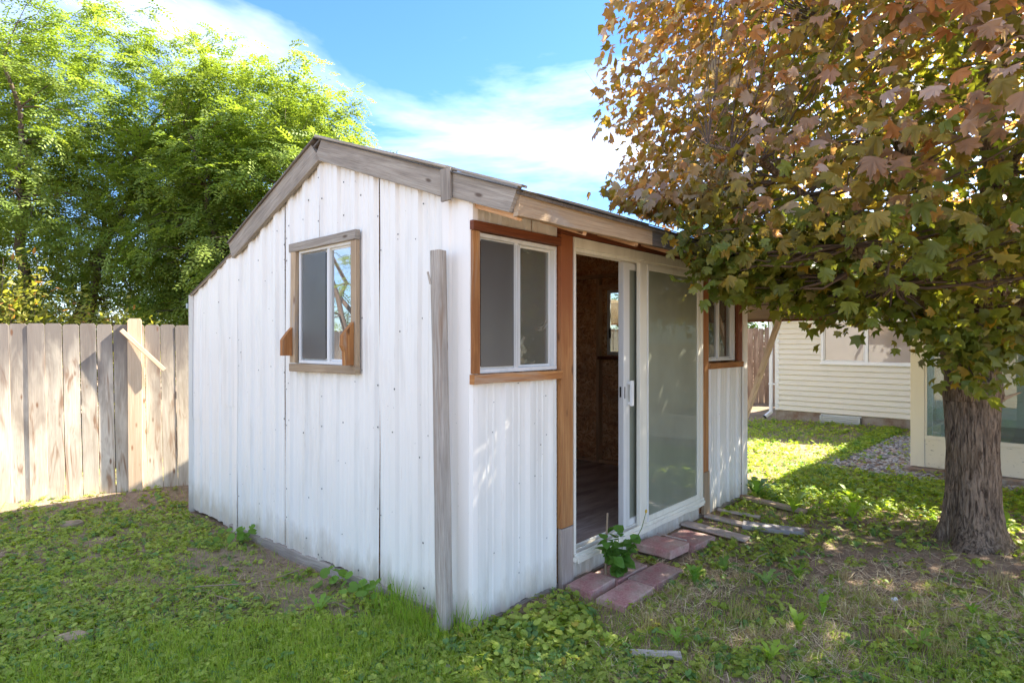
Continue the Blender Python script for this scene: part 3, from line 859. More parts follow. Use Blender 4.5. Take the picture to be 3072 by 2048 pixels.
bracket(2.050, 1); bracket(1.202, 2)

# front left window
w2 = slider("front_window", 'f', 0.064, 0.806, 1.434, 2.250, 0.012, 0.420, (M['glass_dim'], M['glass_blotch']), shed, fr=0.024)
m = MB(); m.box((0.10, 0.385), (-0.006, -0.004), (1.47, 2.215)); m.build("insect_screen", M['screen'], w2)
for k in range(3):
    m = MB(); m.box((0.392+0.016*k, 0.398+0.016*k), (-0.020, -0.008), (1.47, 2.215)); m.build("mullion_ridge", M['alu'], w2)
board("window_casing", (0.030, -0.030, 1.436), (0.030, -0.030, 2.25), 0.060, 0.022, M['orange_wood'], shed, seg=4, rough=0.002, seed=31)
board("window_casing", (-0.002, -0.034, 2.280), (0.808, -0.034, 2.281), 0.054, 0.030, M['red_wood'], shed, seg=4, rough=0.002, seed=32)
board("window_sill", (-0.004, -0.038, 1.405), (0.812, -0.038, 1.402), 0.054, 0.040, M['orange_wood'], shed, seg=6, rough=0.006, seed=33)
# door posts and header
board("door_post", (0.882, -0.026, 0.375), (0.880, -0.026, 2.335), 0.134, 0.036, M['post_red'], shed, seg=6, rough=0.003, seed=34)
board("door_post", (0.886, -0.028, -0.035), (0.884, -0.028, 0.370), 0.130, 0.036, M['step_wood'], shed, seg=3, rough=0.004, seed=35)['label'] = "bleached bare lower piece of the door post"
board("header_board", (0.815, -0.024, 2.384), (4.06, -0.024, 2.384), 0.090, 0.034, M['red_wood'], shed, seg=4)
board("door_post", (3.040, -0.024, 0.40), (3.040, -0.024, 2.335), 0.128, 0.036, M['post_red'], shed, seg=5, rough=0.003, seed=36)
board("door_post", (3.066, -0.028, 0.005), (3.062, -0.026, 0.395), 0.120, 0.036, M['tan_wood'], shed, seg=3, rough=0.004, seed=37)
# front right window
w3 = slider("front_window", 'f', 3.125, 3.80, 1.430, 2.215, 0.012, 3.42, (M['glass_dim'], M['glass_dim']), shed, fr=0.022)
board("window_casing", (3.862, -0.030, 1.42), (3.862, -0.030, 2.215), 0.116, 0.026, M['red_wood'], shed, seg=4)
board("window_casing", (3.112, -0.032, 2.250), (3.925, -0.032, 2.250), 0.066, 0.028, M['red_wood'], shed, seg=4)
board("window_sill", (3.108, -0.036, 1.386), (3.928, -0.036, 1.386), 0.056, 0.038, M['orange_wood'], shed, seg=4, seed=38)
# far wall window
w4 = slider("back_window", ('x', 3.985), RW[0], RW[1], RW[2], RW[3], 0.055, 1.30, (M['glass_dim'], M['glass_dim']), shed, depth=0.05)
m = MB(); m.box((3.935, 3.95), (1.615, 1.64), (1.66, 1.78)); m.build("window_catch", M['black'], w4)

# sliding glass door: outer frame, threshold, fixed panel, sliding panel
m = MB()
m.box((0.955, 2.965), (-0.050, 0.075), (2.262, 2.332)); m.box((0.955, 0.975), (-0.050, 0.075), (0.165, 2.262)); m.box((2.925, 2.965), (-0.052, 0.075), (0.165, 2.262))
m.box((0.975, 2.925), (-0.036, -0.024), (2.236, 2.262)); m.box((0.975, 2.925), (0.02, 0.032), (2.236, 2.262))
dfr = m.build("door_frame", M['alu_yel'], shed)
m = MB()
m.box((0.945, 2.975), (-0.066, 0.08), (0.122, 0.150)); m.box((0.955, 2.965), (-0.060, -0.048), (0.150, 0.176)); m.box((0.957, 2.963), (-0.012, -0.002), (0.150, 0.180)); m.box((0.955, 2.965), (0.045, 0.055), (0.150, 0.182))
m.build("threshold", M['alu_yel'], dfr)
board("threshold_strip", (0.965, -0.074, 0.128), (2.93, -0.072, 0.132), 0.036, 0.010, M['alu_yel'], dfr, seg=10, rough=0.014, seed=41)
board("threshold_strip", (1.0, -0.030, 0.153), (2.9, -0.030, 0.153), 0.028, 0.004, M['gray_wood'], dfr, n=(0, 0, 1))
def panel(name, u0, u1, z0, z1, v0, v1, st, stR, rb, rt, mat, gm, cross=0.0):
    m = MB()
    m.box((u0, u0+st), (v0, v1), (z0, z1)); m.box((u1-stR, u1), (v0, v1), (z0, z1))
    m.box((u0+st, u1-stR), (v0+0.002, v1-0.002), (z0, z0+rb)); m.box((u0+st, u1-stR), (v0+0.002, v1-0.002), (z1-rt, z1))
    p = m.build(name, mat, shed)
    m = MB(); vm = (v0+v1)/2; m.box((u0+st-0.004, u1-stR+0.004), (vm-0.003, vm+0.003), (z0+rb-0.004, z1-rt+0.004)); m.build("pane", gm, p)
    return p
fixed = panel("fixed_door_panel", 1.830, 2.924, 0.152, 2.238, -0.047, -0.014, 0.125, 0.055, 0.062, 0.045, M['alu_yel'], M['glass_dirt_reflect'])
m = MB(); m.box((1.935, 1.953), (-0.056, -0.048), (0.154, 2.236)); m.build("stile_bead", M['alu'], fixed)
slid = panel("sliding_door_panel", 1.650, 2.74, 0.152, 2.238, 0.002, 0.040, 0.105, 0.055, 0.075, 0.055, M['alu'], M['glass_dirt_reflect'])
m = MB(); m.box((1.648, 1.680), (-0.010, 0.001), (0.160, 2.230)); m.build("stile_bead", M['alu'], slid)
m = MB(); m.box((1.718, 1.752), (-0.040, -0.020), (1.12, 1.315)); m.box((1.726, 1.744), (-0.021, 0.001), (1.13, 1.15)); m.box((1.726, 1.744), (-0.021, 0.001), (1.285, 1.305)); m.build("handle", M['handle'], slid)
m = MB(); m.box((1.642, 1.6475), (0.010, 0.024), (1.19, 1.27)); m.box((1.657, 1.667), (-0.0125, -0.0105), (1.18, 1.27)); m.build("latch_slot", M['black'], slid)
m = MB(); m.tube([(1.68, 0.55, 0.126), (1.68, 0.55, 0.140)], [0.032, 0.030], 14); m.tube([(1.68, 0.55, 0.140), (1.68, 0.55, 0.144)], [0.020, 0.018], 12)
pk = m.build("rubber_cap", M['black']); pk.parent = None
pk.location = (CX, CY, 0); pk.rotation_euler = (0, 0, SHED_RZ)
tag(pk, "small black rubber cap lying on the plywood floor inside the doorway", "cap")

# the cladding and trim sit flush with the corner: nudge the wall layers in
def mean_of(o):
    n = len(o.data.vertices)
    a = np.empty(n*3, dtype=np.float32); o.data.vertices.foreach_get("co", a)
    return a.reshape(-1, 3).mean(0)
for o in [c for c in shed.children if c.type == 'MESH']:
    mn = mean_of(o)
    if mn[0] < 0.02 and mn[1] > -0.2:
        o.location.x += 0.055
        if "window" in o.name or "bracket" in o.name: o.location.y -= 0.05
        if o.name.startswith("corner_trim"): o.location.y += 0.016
    elif mn[1] < 0.05:
        o.location.y += 0.030

# screws over the metal sheets
m = MB()
def dot(p, n, r=0.0045):
    n = Vector(n).normalized(); a = n.orthogonal().normalized(); b = n.cross(a)
    i = len(m.v)
    for k in range(6):
        th = k*math.pi/3
        m.v.append(tuple(Vector(p) + (a*math.cos(th)+b*math.sin(th))*r))
    m.v.append(tuple(Vector(p) + n*0.003))
    for k in range(6):
        m.f.append([i+k, i+(k+1) % 6, i+6]); m.uv.append([(0, 0), (0, 1), (1, 1)])
rs = random.Random(4)
for (a0, a1, zb, sd, off) in gsheets:
    for z in (0.12, 0.42, 0.95, 1.32, 1.75, 2.2, 2.5, 2.75):
        for v in (a0+0.012, a0+0.21, a0+0.45, a1-0.014):
            vv = v + rs.uniform(-0.03, 0.03) * (1 if v not in (a0+0.012, a1-0.014) else 0)
            z2 = z + rs.uniform(-0.12, 0.12)
            if z2 > roof_under(vv) - 0.12 or (WH[0]-0.1 < vv < WH[1]+0.12 and WH[2]-0.1 < z2 < WH[3]+0.1) or rs.random() < 0.3: continue
            dot((-(off + rib(vv, 0.022) + 0.003), vv, z2), (-1, 0, 0), rs.uniform(0.0045, 0.0075))
for u in (0.20, 0.425, 0.575, 0.70, 0.79):
    for z in (0.12, 0.35, 0.72, 1.05, 1.30):
        if rs.random() < 0.75:
            dot((u - 0.055 + rs.uniform(-0.01, 0.01), 0.030-(0.007 + rib(u-0.03, 0.024) + 0.002), z + rs.uniform(-0.08, 0.08)), (0, -1, 0), rs.uniform(0.003, 0.005))
for v, z in ((3.2, 0.4), (3.5, 1.7), (3.7, 1.2), (3.9, 0.5), (3.8, 1.9), (3.25, 1.5), (4.05, 1.1)):
    dot((-0.046, v, z), (-1, 0, 0), 0.004)
o = m.build("screw", M['screw'], shed); o['kind'] = "stuff"; o.location.x = 0.055

# tan plywood panel reaching out past the far wall, and the brace that props it
board("canopy_board", (4.34, 2.2, 1.985), (4.34, -0.75, 1.985), 0.27, 0.014, M['tan_wood'], shed, n=(1, 0, 0), seg=3)
board("canopy_board", (4.32, 2.2, 1.842), (4.32, -0.75, 1.842), 0.06, 0.016, M['red_wood'], shed, n=(0, 0, 1), seg=3)
board("canopy_board", (4.07, 2.0, 2.13), (5.0, 2.0, 2.13), 0.10, 0.04, M['tan_wood'], shed, n=(0, 1, 0))
bx, by = from_uv(4.27, 0.36); tx, ty = from_uv(4.27, -0.345)
br = board("timber_brace", (bx, by, -0.03), (tx, ty, 2.08), 0.088, 0.040, M['new_wood'], None, n=(GD[0], GD[1], 0.3), seg=4)
tag(br, "pale timber brace leaning against the tan board beside the far end of the shed", "brace")

# post leaning against the gable wall
p0 = from_uv(-0.105, 0.105); p1 = from_uv(-0.070, 0.205)
m = MB()
pts = [(p0[0] + (p1[0]-p0[0])*t, p0[1] + (p1[1]-p0[1])*t, -0.10 + 2.245*t) for t in np.linspace(0, 1, 26)]
def postfn(s, th, i):
    q = (abs(math.cos(th+0.8))**6 + abs(math.sin(th+0.8))**6) ** (-1/6)
    return q * (1 + 0.05*mnoise.noise((math.cos(th)*1.5, math.sin(th)*1.5, s*2.5)) + 0.06*mnoise.noise((math.cos(th)*9, math.sin(th)*9, s*1.2)) - 0.0)
m.tube(pts, [0.038 - 0.001*t for t in np.linspace(0, 1, 26)], 28, fn=postfn, uvs=0.4)
m.board((pts[23][0]-0.045, pts[23][1]-0.02, 1.95), (pts[23][0]-0.060, pts[23][1]-0.03, 2.02), 0.012, 0.004, (0, -1, 0))
tag(m.build("wooden_post", M['post_wood']), "tall cracked gray post standing against the white corner trim of the shed", "post")

# ------------------------------------------------------------------ fences
def fence(name, org, rz, s0, s1, pitch, width, height, mat, label, sag=0.02, seed=1, lean=0.0, jit=0.006):
    root = empty(name, (org[0], org[1], 0), rz, label, "fence")
    r = random.Random(seed)
    s = s0; k = 0
    ca, sa = math.cos(rz), math.sin(rz)
    while s < s1:
        w = width + r.uniform(-0.004, 0.004)
        hh = height + r.uniform(-jit, jit) + 0.012*math.sin(s*1.3)
        dy = r.uniform(-0.004, 0.004)
        bot = float(gz(org[0]+ca*s, org[1]+sa*s)) - 0.02
        board("picket", (s + lean*1.0, dy, bot), (s, dy, hh), w, 0.017, mat, root, n=(0, -1, 0), ch=0.0015, seg=2, dog=0.020, warp=r.uniform(-0.003, 0.003), rough=0.004, seed=k+seed*100)
        s += pitch + r.uniform(-0.003, 0.004); k += 1
    for z in (0.35, 1.0, 1.55):
        board("rail", (s0-0.1, 0.035, z), (s1, 0.035, z), 0.085, 0.038, mat, root, n=(0, -1, 0))
    return root
FRZ = math.radians(31.9)
fn = fence("board_fence", (-5.19, 6.14), FRZ, -7.2, 9.3, 0.1465, 0.1435, 1.80, M['fence_wood'], "sunlit bleached wooden board fence with dog-eared pickets left of the shed", lean=0.035)
board("fence_post", (1.165, -0.034, -0.05), (1.155, -0.034, 1.875), 0.135, 0.045, M['new_wood'], fn, n=(0, -1, 0), dog=0.022, seg=3)['label'] = "pale new timber post rising above the pickets"
board("nailed_strip", (1.03, -0.070, 1.745), (1.44, -0.095, 1.30), 0.045, 0.020, M['new_wood'], fn, n=(0.1, -1, 0.1))
fence("board_fence", (4.2, 17.2), math.radians(-7), -3.5, 6.5, 0.145, 0.138, 2.0, M['far_fence'], "brown streaked board fence far back between the shed and the house", seed=2, jit=0.015)

# ------------------------------------------------------------------ house
H0 = (5.62, 12.9); HRZ = math.atan2(-0.694, 0.72)
house = empty("house", (H0[0], H0[1], 0), HRZ, "cream vinyl-sided house with white window and downspout behind the maple", "house")
LAP = 0.107
def course(parent, x0, x1, y, z, side='y', lap=LAP):
    m = MB()
    pr = [(0.0, -0.026), (0.006, -0.029), (lap*0.90, -0.008), (lap*0.93, -0.002), (lap+0.002, 0.0)]
    m.quadgrid([[(x, y + d, z + zz) for (zz, d) in pr] for x in (x0, x1)], [[(x, zz) for (zz, d) in pr] for x in (x0, x1)], flip=True)
    m.quadgrid([[(x, y - 0.026, z), (x, y + 0.0, z + 0.002)] for x in (x0, x1)], [[(x, 0), (x, 0.01)] for x in (x0, x1)])
    m.build("siding_board", M['vinyl'], parent)
WX0, WX1, WZ0, WZ1 = 0.91, 2.55, 1.175, 2.05
nz = 21
for k in range(nz):
    z = 0.178 + k*LAP
    if z + LAP > WZ0 - 0.03 and z < WZ1 + 0.03:
        course(house, 0.05, WX0 + 0.012, 0.0, z); course(house, WX1 - 0.012, 8.2, 0.0, z)
    else:
        course(house, 0.05, 8.2, 0.0, z)
box("wall", (0.0, 8.2), (0.012, 0.15), (0.15, 2.42), M['vinyl'], house)
box("side_wall", (0.0, 0.12), (0.155, 7.0), (0.15, 2.42), M['vinyl'], house)
box("corner_trim", (-0.012, 0.075), (-0.022, 0.011), (0.17, 2.42), M['white'], house)
def fnd():
    t = NT('rough_concrete')
    oc = t.new("ShaderNodeTexCoord").outputs["Object"]
    n = t.noise(oc, 4.0, 6, 0.7); n2 = t.noise(oc, 40, 4)
    c = t.mix(t.ramp(n, [(0.4, 0.0), (0.65, 1.0)]), (0.36, 0.32, 0.27), (0.22, 0.14, 0.095))
    return t.done(t.pbsdf(c, 0.9, t.bump(t.math('ADD', n, n2), 0.01, 0.6), 0.2))
M['concrete'] = fnd()
box("foundation", (0.0, 8.2), (0.0, 0.14), (-0.15, 0.168), M['concrete'], house)
# crawl-space vent well
m = MB()
for k in range(4): m.box((0.93, 1.60), (-0.09-0.006*(k % 2), -0.07), (-0.02+0.038*k, 0.012+0.038*k))
m.box((0.90, 0.93), (-0.10, -0.002), (-0.03, 0.135)); m.box((1.60, 1.63), (-0.10, -0.002), (-0.03, 0.135)); m.box((0.90, 1.63), (-0.012, -0.002), (0.10, 0.16))
m.build("foundation_vent", M['galv'], house)
# house window
m = MB()
for (x0, x1, z0, z1, y0, y1) in ((WX0, WX1, WZ0, WZ0+0.05, -0.045, 0.01), (WX0, WX1, WZ1-0.05, WZ1, -0.045, 0.01), (WX0, WX0+0.05, WZ0+0.05, WZ1-0.05, -0.045, 0.01), (WX1-0.05, WX1, WZ0+0.05, WZ1-0.05, -0.045, 0.01), (1.695, 1.755, WZ0+0.05, WZ1-0.05, -0.038, 0.008)):
    m.box((x0, x1), (y0, y1), (z0, z1), ch=0.004)
wf = m.build("house_window", M['white'], house)
m = MB(); m.box((WX0-0.02, WX1+0.02), (-0.052, -0.046), (WZ0-0.018, WZ0+0.018)); m.build("sill", M['white'], wf)
for (x0, x1) in ((WX0+0.05, 1.695), (1.755, WX1-0.05)):
    m = MB(); m.box((x0-0.002, x1+0.002), (-0.012, -0.008), (WZ0+0.046, WZ1-0.046)); m.build("pane", M['glass_blind'], wf)
m = MB()
m.box((WX0+0.05, WX0+0.075), (-0.030, -0.014), (WZ0+0.05, WZ1-0.05)); m.box((1.67, 1.695), (-0.030, -0.014), (WZ0+0.05, WZ1-0.05)); m.box((WX0+0.075, 1.67), (-0.030, -0.014), (WZ0+0.05, WZ0+0.075))
m.build("sash", M['alu'], wf)
# downspout
m = MB()
m.box((-0.115, -0.045), (-0.075, -0.02), (0.10, 2.30), ch=0.008); m.board((-0.08, -0.045, 0.12), (-0.16, -0.16, 0.02), 0.07, 0.055, (0, 1, 0.6), ch=0.008)
m.box((-0.125, 0.012), (-0.078, -0.072), (0.70, 0.735))
m.build("downspout", M['white'], house)
m = MB(); m.board((-0.158, -0.158, 0.022), (-0.168, -0.172, 0.008), 0.072, 0.057, (0, 1, 0.6)); m.build("downspout_mouth", M['black'], house)
m = MB(); m.box((-0.6, 8.6), (-0.55, -0.53), (2.36, 2.52)); m.build("fascia", M['porch_trim'], house)
m = MB(); m.box((-0.6, 8.6), (-0.53, 0.0), (2.40, 2.415)); m.build("soffit", M['porch_trim'], house)
m = MB(); m.board((4.0, -0.62, 2.53), (4.0, 3.6, 3.75), 9.4, 0.05, (0, -0.28, 1)); m.build("roof", M['roof'], house)

# enclosed porch
P0 = (5.13, 7.79)
porch = empty("enclosed_porch", (P0[0], P0[1], 0), HRZ, "glazed cream porch with peeling panels and pale corner post behind the maple trunk", "porch")
box("corner_post", (0.0, 0.150), (-0.012, 0.14), (0.03, 2.12), M['porch_trim'], porch)
box("post_cap_strip", (0.152, 0.175), (-0.004, 0.03), (0.42, 2.02), M['porch_trim'], porch)
box("slab", (-0.06, 5.2), (-0.16, 4.0), (-0.10, 0.018), M['concrete'], porch)
xs_ = [0.152, 1.85, 3.5, 5.2]
for a, b in zip(xs_[:-1], xs_[1:]):
    box("knee_panel", (a, b-0.06), (0.0, 0.03), (0.03, 0.385), M['porch_paint'], porch)
    box("sill_rail", (a, b-0.06), (-0.012, 0.06), (0.387, 0.43), M['porch_trim'], porch)
    box("glass_panel", (a+0.024, b-0.062), (0.012, 0.018), (0.432, 2.018), M['glass_porch'], porch)
    box("mullion", (b-0.058, b-0.002), (-0.008, 0.06), (0.03, 2.02), M['porch_trim'], porch)
box("header", (0.152, 5.2), (0.0, 0.12), (2.02, 2.12), M['porch_trim'], porch)
ys_ = [0.142, 1.05, 2.0, 3.0, 3.98]
for a, b in zip(ys_[:-1], ys_[1:]):
    box("knee_panel", (0.002, 0.03), (a, b-0.06), (0.03, 0.385), M['porch_paint'], porch)
    box("sill_rail", (-0.01, 0.07), (a, b-0.06), (0.387, 0.43), M['porch_trim'], porch)
    box("glass_panel", (0.012, 0.018), (a+0.002, b-0.062), (0.432, 2.018), M['glass_porch'], porch)
    box("mullion", (-0.008, 0.07), (b-0.058, b-0.002), (0.03, 2.02), M['white'], porch)
box("header", (0.0, 0.12), (0.142, 3.98), (2.02, 2.12), M['porch_trim'], porch)
m = MB(); m.board((2.62, -0.05, 2.155), (2.62, 3.9, 2.24), 5.3, 0.05, (0, -0.05, 1)); m.build("porch_roof", M['roof'], porch)

# ------------------------------------------------------------------ pavers, planks, scraps
def world_uv(o, u, v, z=0.0, rz=0.0):
    x, y = from_uv(u, v); o.location = (x, y, z); o.rotation_euler = (0, 0, SHED_RZ + rz)
def paver(u, v, z, du, dv, t, rz, tilt, label):
    m = MB(); m.box((-du/2, du/2), (-dv/2, dv/2), (-t/2, t/2), ch=0.006, seg=3, rough=0.004, seed=int(u*100))
    o = m.build("paver", M['paver']); world_uv(o, u, v, z, math.radians(rz)); o.rotation_euler.x = math.radians(tilt)
    tag(o, label, "paver", "red pavers laid as a step below the sliding door"); return o
paver(1.02, -0.385, -0.034, 0.40, 0.20, 0.06, 1, 1, "red paver nearest the viewer at the low end of the front row")
paver(1.43, -0.375, -0.030, 0.40, 0.20, 0.06, -2, 1, "red paver in the front row, between the tall weed and the dandelion clump")
paver(0.98, -0.135, -0.02, 0.30, 0.20, 0.06, 2, -1, "dusty red paver touching the foot of the left door post")
paver(1.33, -0.155, -0.026, 0.38, 0.20, 0.06, -1, 0, "litter-covered paver behind the tall weed under the threshold")
paver(1.90, -0.175, 0.020, 0.28, 0.30, 0.065, -4, -2, "raised red paver just under the threshold of the fixed panel")
paver(2.23, -0.230, 0.0, 0.34, 0.29, 0.06, -3, 0, "red paver at the far end of the step, beside a half-buried plank")
box_ = MB(); box_.box((-0.13, 0.13), (-0.007, 0.007), (-0.004, 0.004))
o = box_.build("wood_splinter", M['step_wood']); world_uv(o, 2.06, -0.17, 0.060, math.radians(88)); tag(o, "thin pale splinter lying between the two farthest red pavers", "splinter")

def plank(a, b, w, t, mat, label, za=0.0, zb=0.0, seed=0):
    (x0, y0), (x1, y1) = from_uv(*a), from_uv(*b)
    o = board("scrap_plank", (x0, y0, float(gz(x0, y0))+t/2+za), (x1, y1, float(gz(x1, y1))+t/2+zb), w, t, mat, None, n=(0, 0, 1), ch=0.003, seg=4, rough=0.006, seed=seed)
    tag(o, label, "plank", "scrap planks lying on the soil by the shed"); return o
plank((2.62, 0.0), (2.62, -0.56), 0.13, 0.02, M['step_wood'], "pinkish gray plank half buried right behind the farthest red paver", 0.03, 0.01, 51)
plank((3.02, -0.02), (3.06, -0.42), 0.09, 0.022, M['step_wood'], "narrow plank running under the blue-gray board", 0.02, 0.0, 52)
plank((2.99, -0.38), (3.14, -0.85), 0.145, 0.038, M['blue_wood'], "blue-gray board with a broken end on bare soil", 0.01, 0.0, 53)
plank((3.30, -0.02), (3.36, -0.40), 0.055, 0.018, M['step_wood'], "smallest thin plank between two larger ones at the shed wall", 0.02, 0.01, 54)
plank((3.96, 0.02), (3.80, -0.66), 0.10, 0.030, M['tan_wood'], "long tan plank at the far bottom corner of the shed", 0.025, 0.015, 55)
x0, y0 = 0.62, 3.17
o = board("scrap_plank", (0.62, 3.165, -0.012), (0.88, 3.150, -0.016), 0.045, 0.022, M['gray_wood'], None, n=(0, -0.3, 1), seg=4, rough=0.01, seed=56)
tag(o, "short bleached plank lying in the clover of the near foreground", "plank", "scrap planks lying on the soil by the shed")
m = MB(); m.board((-0.335, 2.90, -0.02), (-0.31, 3.02, 0.0), 0.045, 0.02, (0.2, -0.4, 1), rough=0.01, seg=3)
tag(m.build("wood_chip", M['step_wood']), "pale wood chip in the grass in front of the leaning post", "wood chip")
def chunk(name, x, y, r, h, mat, label, cat, seed):
    m = MB(); n = 11
    ring = [(r*(1+0.3*mnoise.noise((k*0.9, seed, 1)))*math.cos(2*math.pi*k/n), 0.62*r*(1+0.4*mnoise.noise((k*0.7, seed, 5)))*math.sin(2*math.pi*k/n)) for k in range(n)]
    for z, s in ((-0.03, 1.0), (h*0.6, 0.96), (h, 0.7)):
        for k, (a, b) in enumerate(ring): m.v.append((a*s, b*s, z + 0.012*mnoise.noise((a*40, b*40, seed))))
    for L in range(2):
        for k in range(n):
            m.f.append([L*n+k, L*n+(k+1) % n, (L+1)*n+(k+1) % n, (L+1)*n+k]); m.uv.append([(0, 0), (0.1, 0), (0.1, 0.1), (0, 0.1)])
    m.f.append([2*n+k for k in range(n)]); m.uv.append([(m.v[2*n+k][0]*2, m.v[2*n+k][1]) for k in range(n)])
    o = m.build(name, mat); o.location = (x, y, float(gz(x, y)) + 0.01); o.rotation_euler = (0.05, 0.03, seed)
    tag(o, label, cat); return o
chunk("bark_chunk", -2.42, 3.33, 0.085, 0.030, M['tan_wood'], "flat brown slab of rotten wood among clover at the lower left", "wood chunk", 0.4)
chunk("bark_chunk", -4.05, 5.55, 0.11, 0.03, M['twig'], "low brown mound of bark near the fence on the left lawn", "wood chunk", 0.9)
chunk("stone", 2.02, 3.95, 0.035, 0.02, M['concrete'], "small gray stone amid dry grass right of the pavers", "stone", 1.4)
chunk("stone", 2.42, 3.83, 0.022, 0.02, M['white'], "tiny white chip on bare soil in front of the maple", "stone", 2.2)

def stick(name, pts, r, label, cat="twig", mat=None):
    P = [(x, y, float(gz(x, y)) + z) for (x, y, z) in pts]
    m = MB(); m.tube(P, [r*(1 - 0.5*i/len(P)) for i in range(len(P))], 6)
    o = m.build(name, mat or M['twig']); tag(o, label, cat); return o
stick("dry_twig", [(-2.28, 4.02, 0.02), (-2.05, 4.03, 0.05), (-1.8, 4.12, 0.05), (-1.62, 4.26, 0.06), (-1.5, 4.36, 0.09)], 0.0045, "long pale dry stalk lying on the lawn in front of the gable wall")
stick("dry_twig", [(-2.02, 4.0, 0.02), (-1.9, 3.92, 0.03), (-1.7, 3.86, 0.02)], 0.004, "short pale stalk crossing the bare patch on the left lawn")
stick("dry_twig", [(-1.3, 3.75, 0.02), (-1.1, 3.78, 0.04), (-0.95, 3.68, 0.02)], 0.0035, "short bent stalk on the soil under the gable window")
stick("dry_twig", [(2.15, 3.75, 0.02), (2.5, 3.62, 0.03), (2.85, 3.7, 0.05), (3.1, 3.9, 0.03)], 0.005, "curved gray twig on bare soil in front of the maple trunk")
stick("dry_twig", [(1.65, 4.3, 0.01), (1.85, 4.55, 0.04), (1.95, 4.62, 0.05)], 0.004, "thin straight twig between the planks and the maple")
stick("dry_twig", [(2.9, 4.3, 0.01), (3.0, 4.15, 0.03), (3.25, 4.05, 0.01)], 0.004, "twig lying just left of the maple roots")
x, y = from_uv(1.17, -0.13)
stick("dead_stem", [(x, y, 0.03), (x+0.002, y+0.003, 0.22), (x+0.014, y+0.01, 0.47)], 0.010, "upright dry tan stem rising behind the tall weed at the step", "stem")

# ------------------------------------------------------------------ leaf templates
def maple_template(full=True, curl=0.25, fold=0.2, seed=0, subdiv=False):
    if full:
        half = [(90, 1.0), (82, 0.80), (75, 0.84), (66, 0.56), (55, 0.80), (50, 0.76), (42, 0.98), (33, 0.76), (25, 0.78), (19, 0.54), (5, 0.62), (-8, 0.72), (-24, 0.52), (-60, 0.34)]
    else:
        half = [(90, 1.0), (66, 0.58), (44, 0.95), (20, 0.54), (-8, 0.70), (-55, 0.36)]
    pts = [(math.radians(a), r) for a, r in half] + [(math.radians(180-a), r) for a, r in half[::-1][:-1]]
    r_ = random.Random(seed)
    V = [(0, 0, 0)]
    for a, r in pts:
        x, y = r*math.cos(a), r*math.sin(a)
        z = -curl*r*r*(1 + 0.5*r_.uniform(-1, 1)) + fold*abs(x) + 0.20*r_.uniform(-1, 1)*r
        V.append((x, y - 0.15, z))
    V[0] = (0, -0.15, 0.02)
    n = len(pts)
    T = [(0, i+1, (i+1) % n + 1) for i in range(n)]
    return np.array(V), np.array(T)
MT_FULL = [maple_template(True, c, f, s) for c, f, s in ((0.25, 0.25, 1), (0.75, 0.15, 2), (-0.3, 0.3, 3), (0.35, 0.65, 4), (0.9, 0.5, 5), (0.1, -0.3, 6))]
MT_LOW = [maple_template(False, c, f, s) for c, f, s in ((0.25, 0.25, 1), (0.55, 0.15, 2), (0.0, 0.4, 3))]

# ------------------------------------------------------------------ maple
MC = np.array([4.15, 5.15])
TRK = np.array([3.68, 4.85])
maple = empty("maple_tree", (TRK[0], TRK[1], 0), 0, "big maple with bronze and green leaves overhanging the right of the shed", "tree")
def trunk():
    m = MB()
    hs = np.linspace(-0.12, 1.30, 70)
    pts = [(0.01*math.sin(h*2), 0.0, h) for h in hs]
    rad = [0.172 + 0.075*math.exp(-max(h, 0)/0.15) + 0.02*math.exp(-((h-1.25)/0.25)**2) - 0.010*h for h in hs]
    def fn(s, th, i):
        c, s_ = math.cos(th), math.sin(th)
        h = hs[i]
        fl = 0.30*math.exp(-max(h, 0)/0.14) * mnoise.noise((c*1.6, s_*1.6, 0.4))*2
        r1 = mnoise.noise((c*7, s_*7, h*2.2)); r2 = mnoise.noise((c*15, s_*15, h*5))
        return 1 + fl + 0.05*mnoise.noise((c*1.5, s_*1.5, h*1.4)) + 0.06*(1-abs(r1)*2.5) + 0.035*(1-abs(r2)*2.2)
    m.tube(pts, rad, 110, fn=fn, uvs=1.3)
    m.build("trunk", M['bark'], maple, smooth=True)
trunk()
def curve(p0, p1, sag, n, jit, seed):
    r_ = random.Random(seed)
    p0, p1 = Vector(p0), Vector(p1)
    L = (p1-p0).length
    out = []
    for i in range(n+1):
        t = i/n
        p = p0.lerp(p1, t) + Vector((0, 0, sag*L*math.sin(t*math.pi)))
        if 0 < i < n: p += Vector((r_.uniform(-1, 1), r_.uniform(-1, 1), r_.uniform(-1, 1)))*jit*L
        out.append(p)
    return out
def barkfn(s, th, i): return 1 + 0.10*mnoise.noise((math.cos(th)*2.5, math.sin(th)*2.5, s*3)) + 0.06*mnoise.noise((math.cos(th)*6, math.sin(th)*6, s*3))
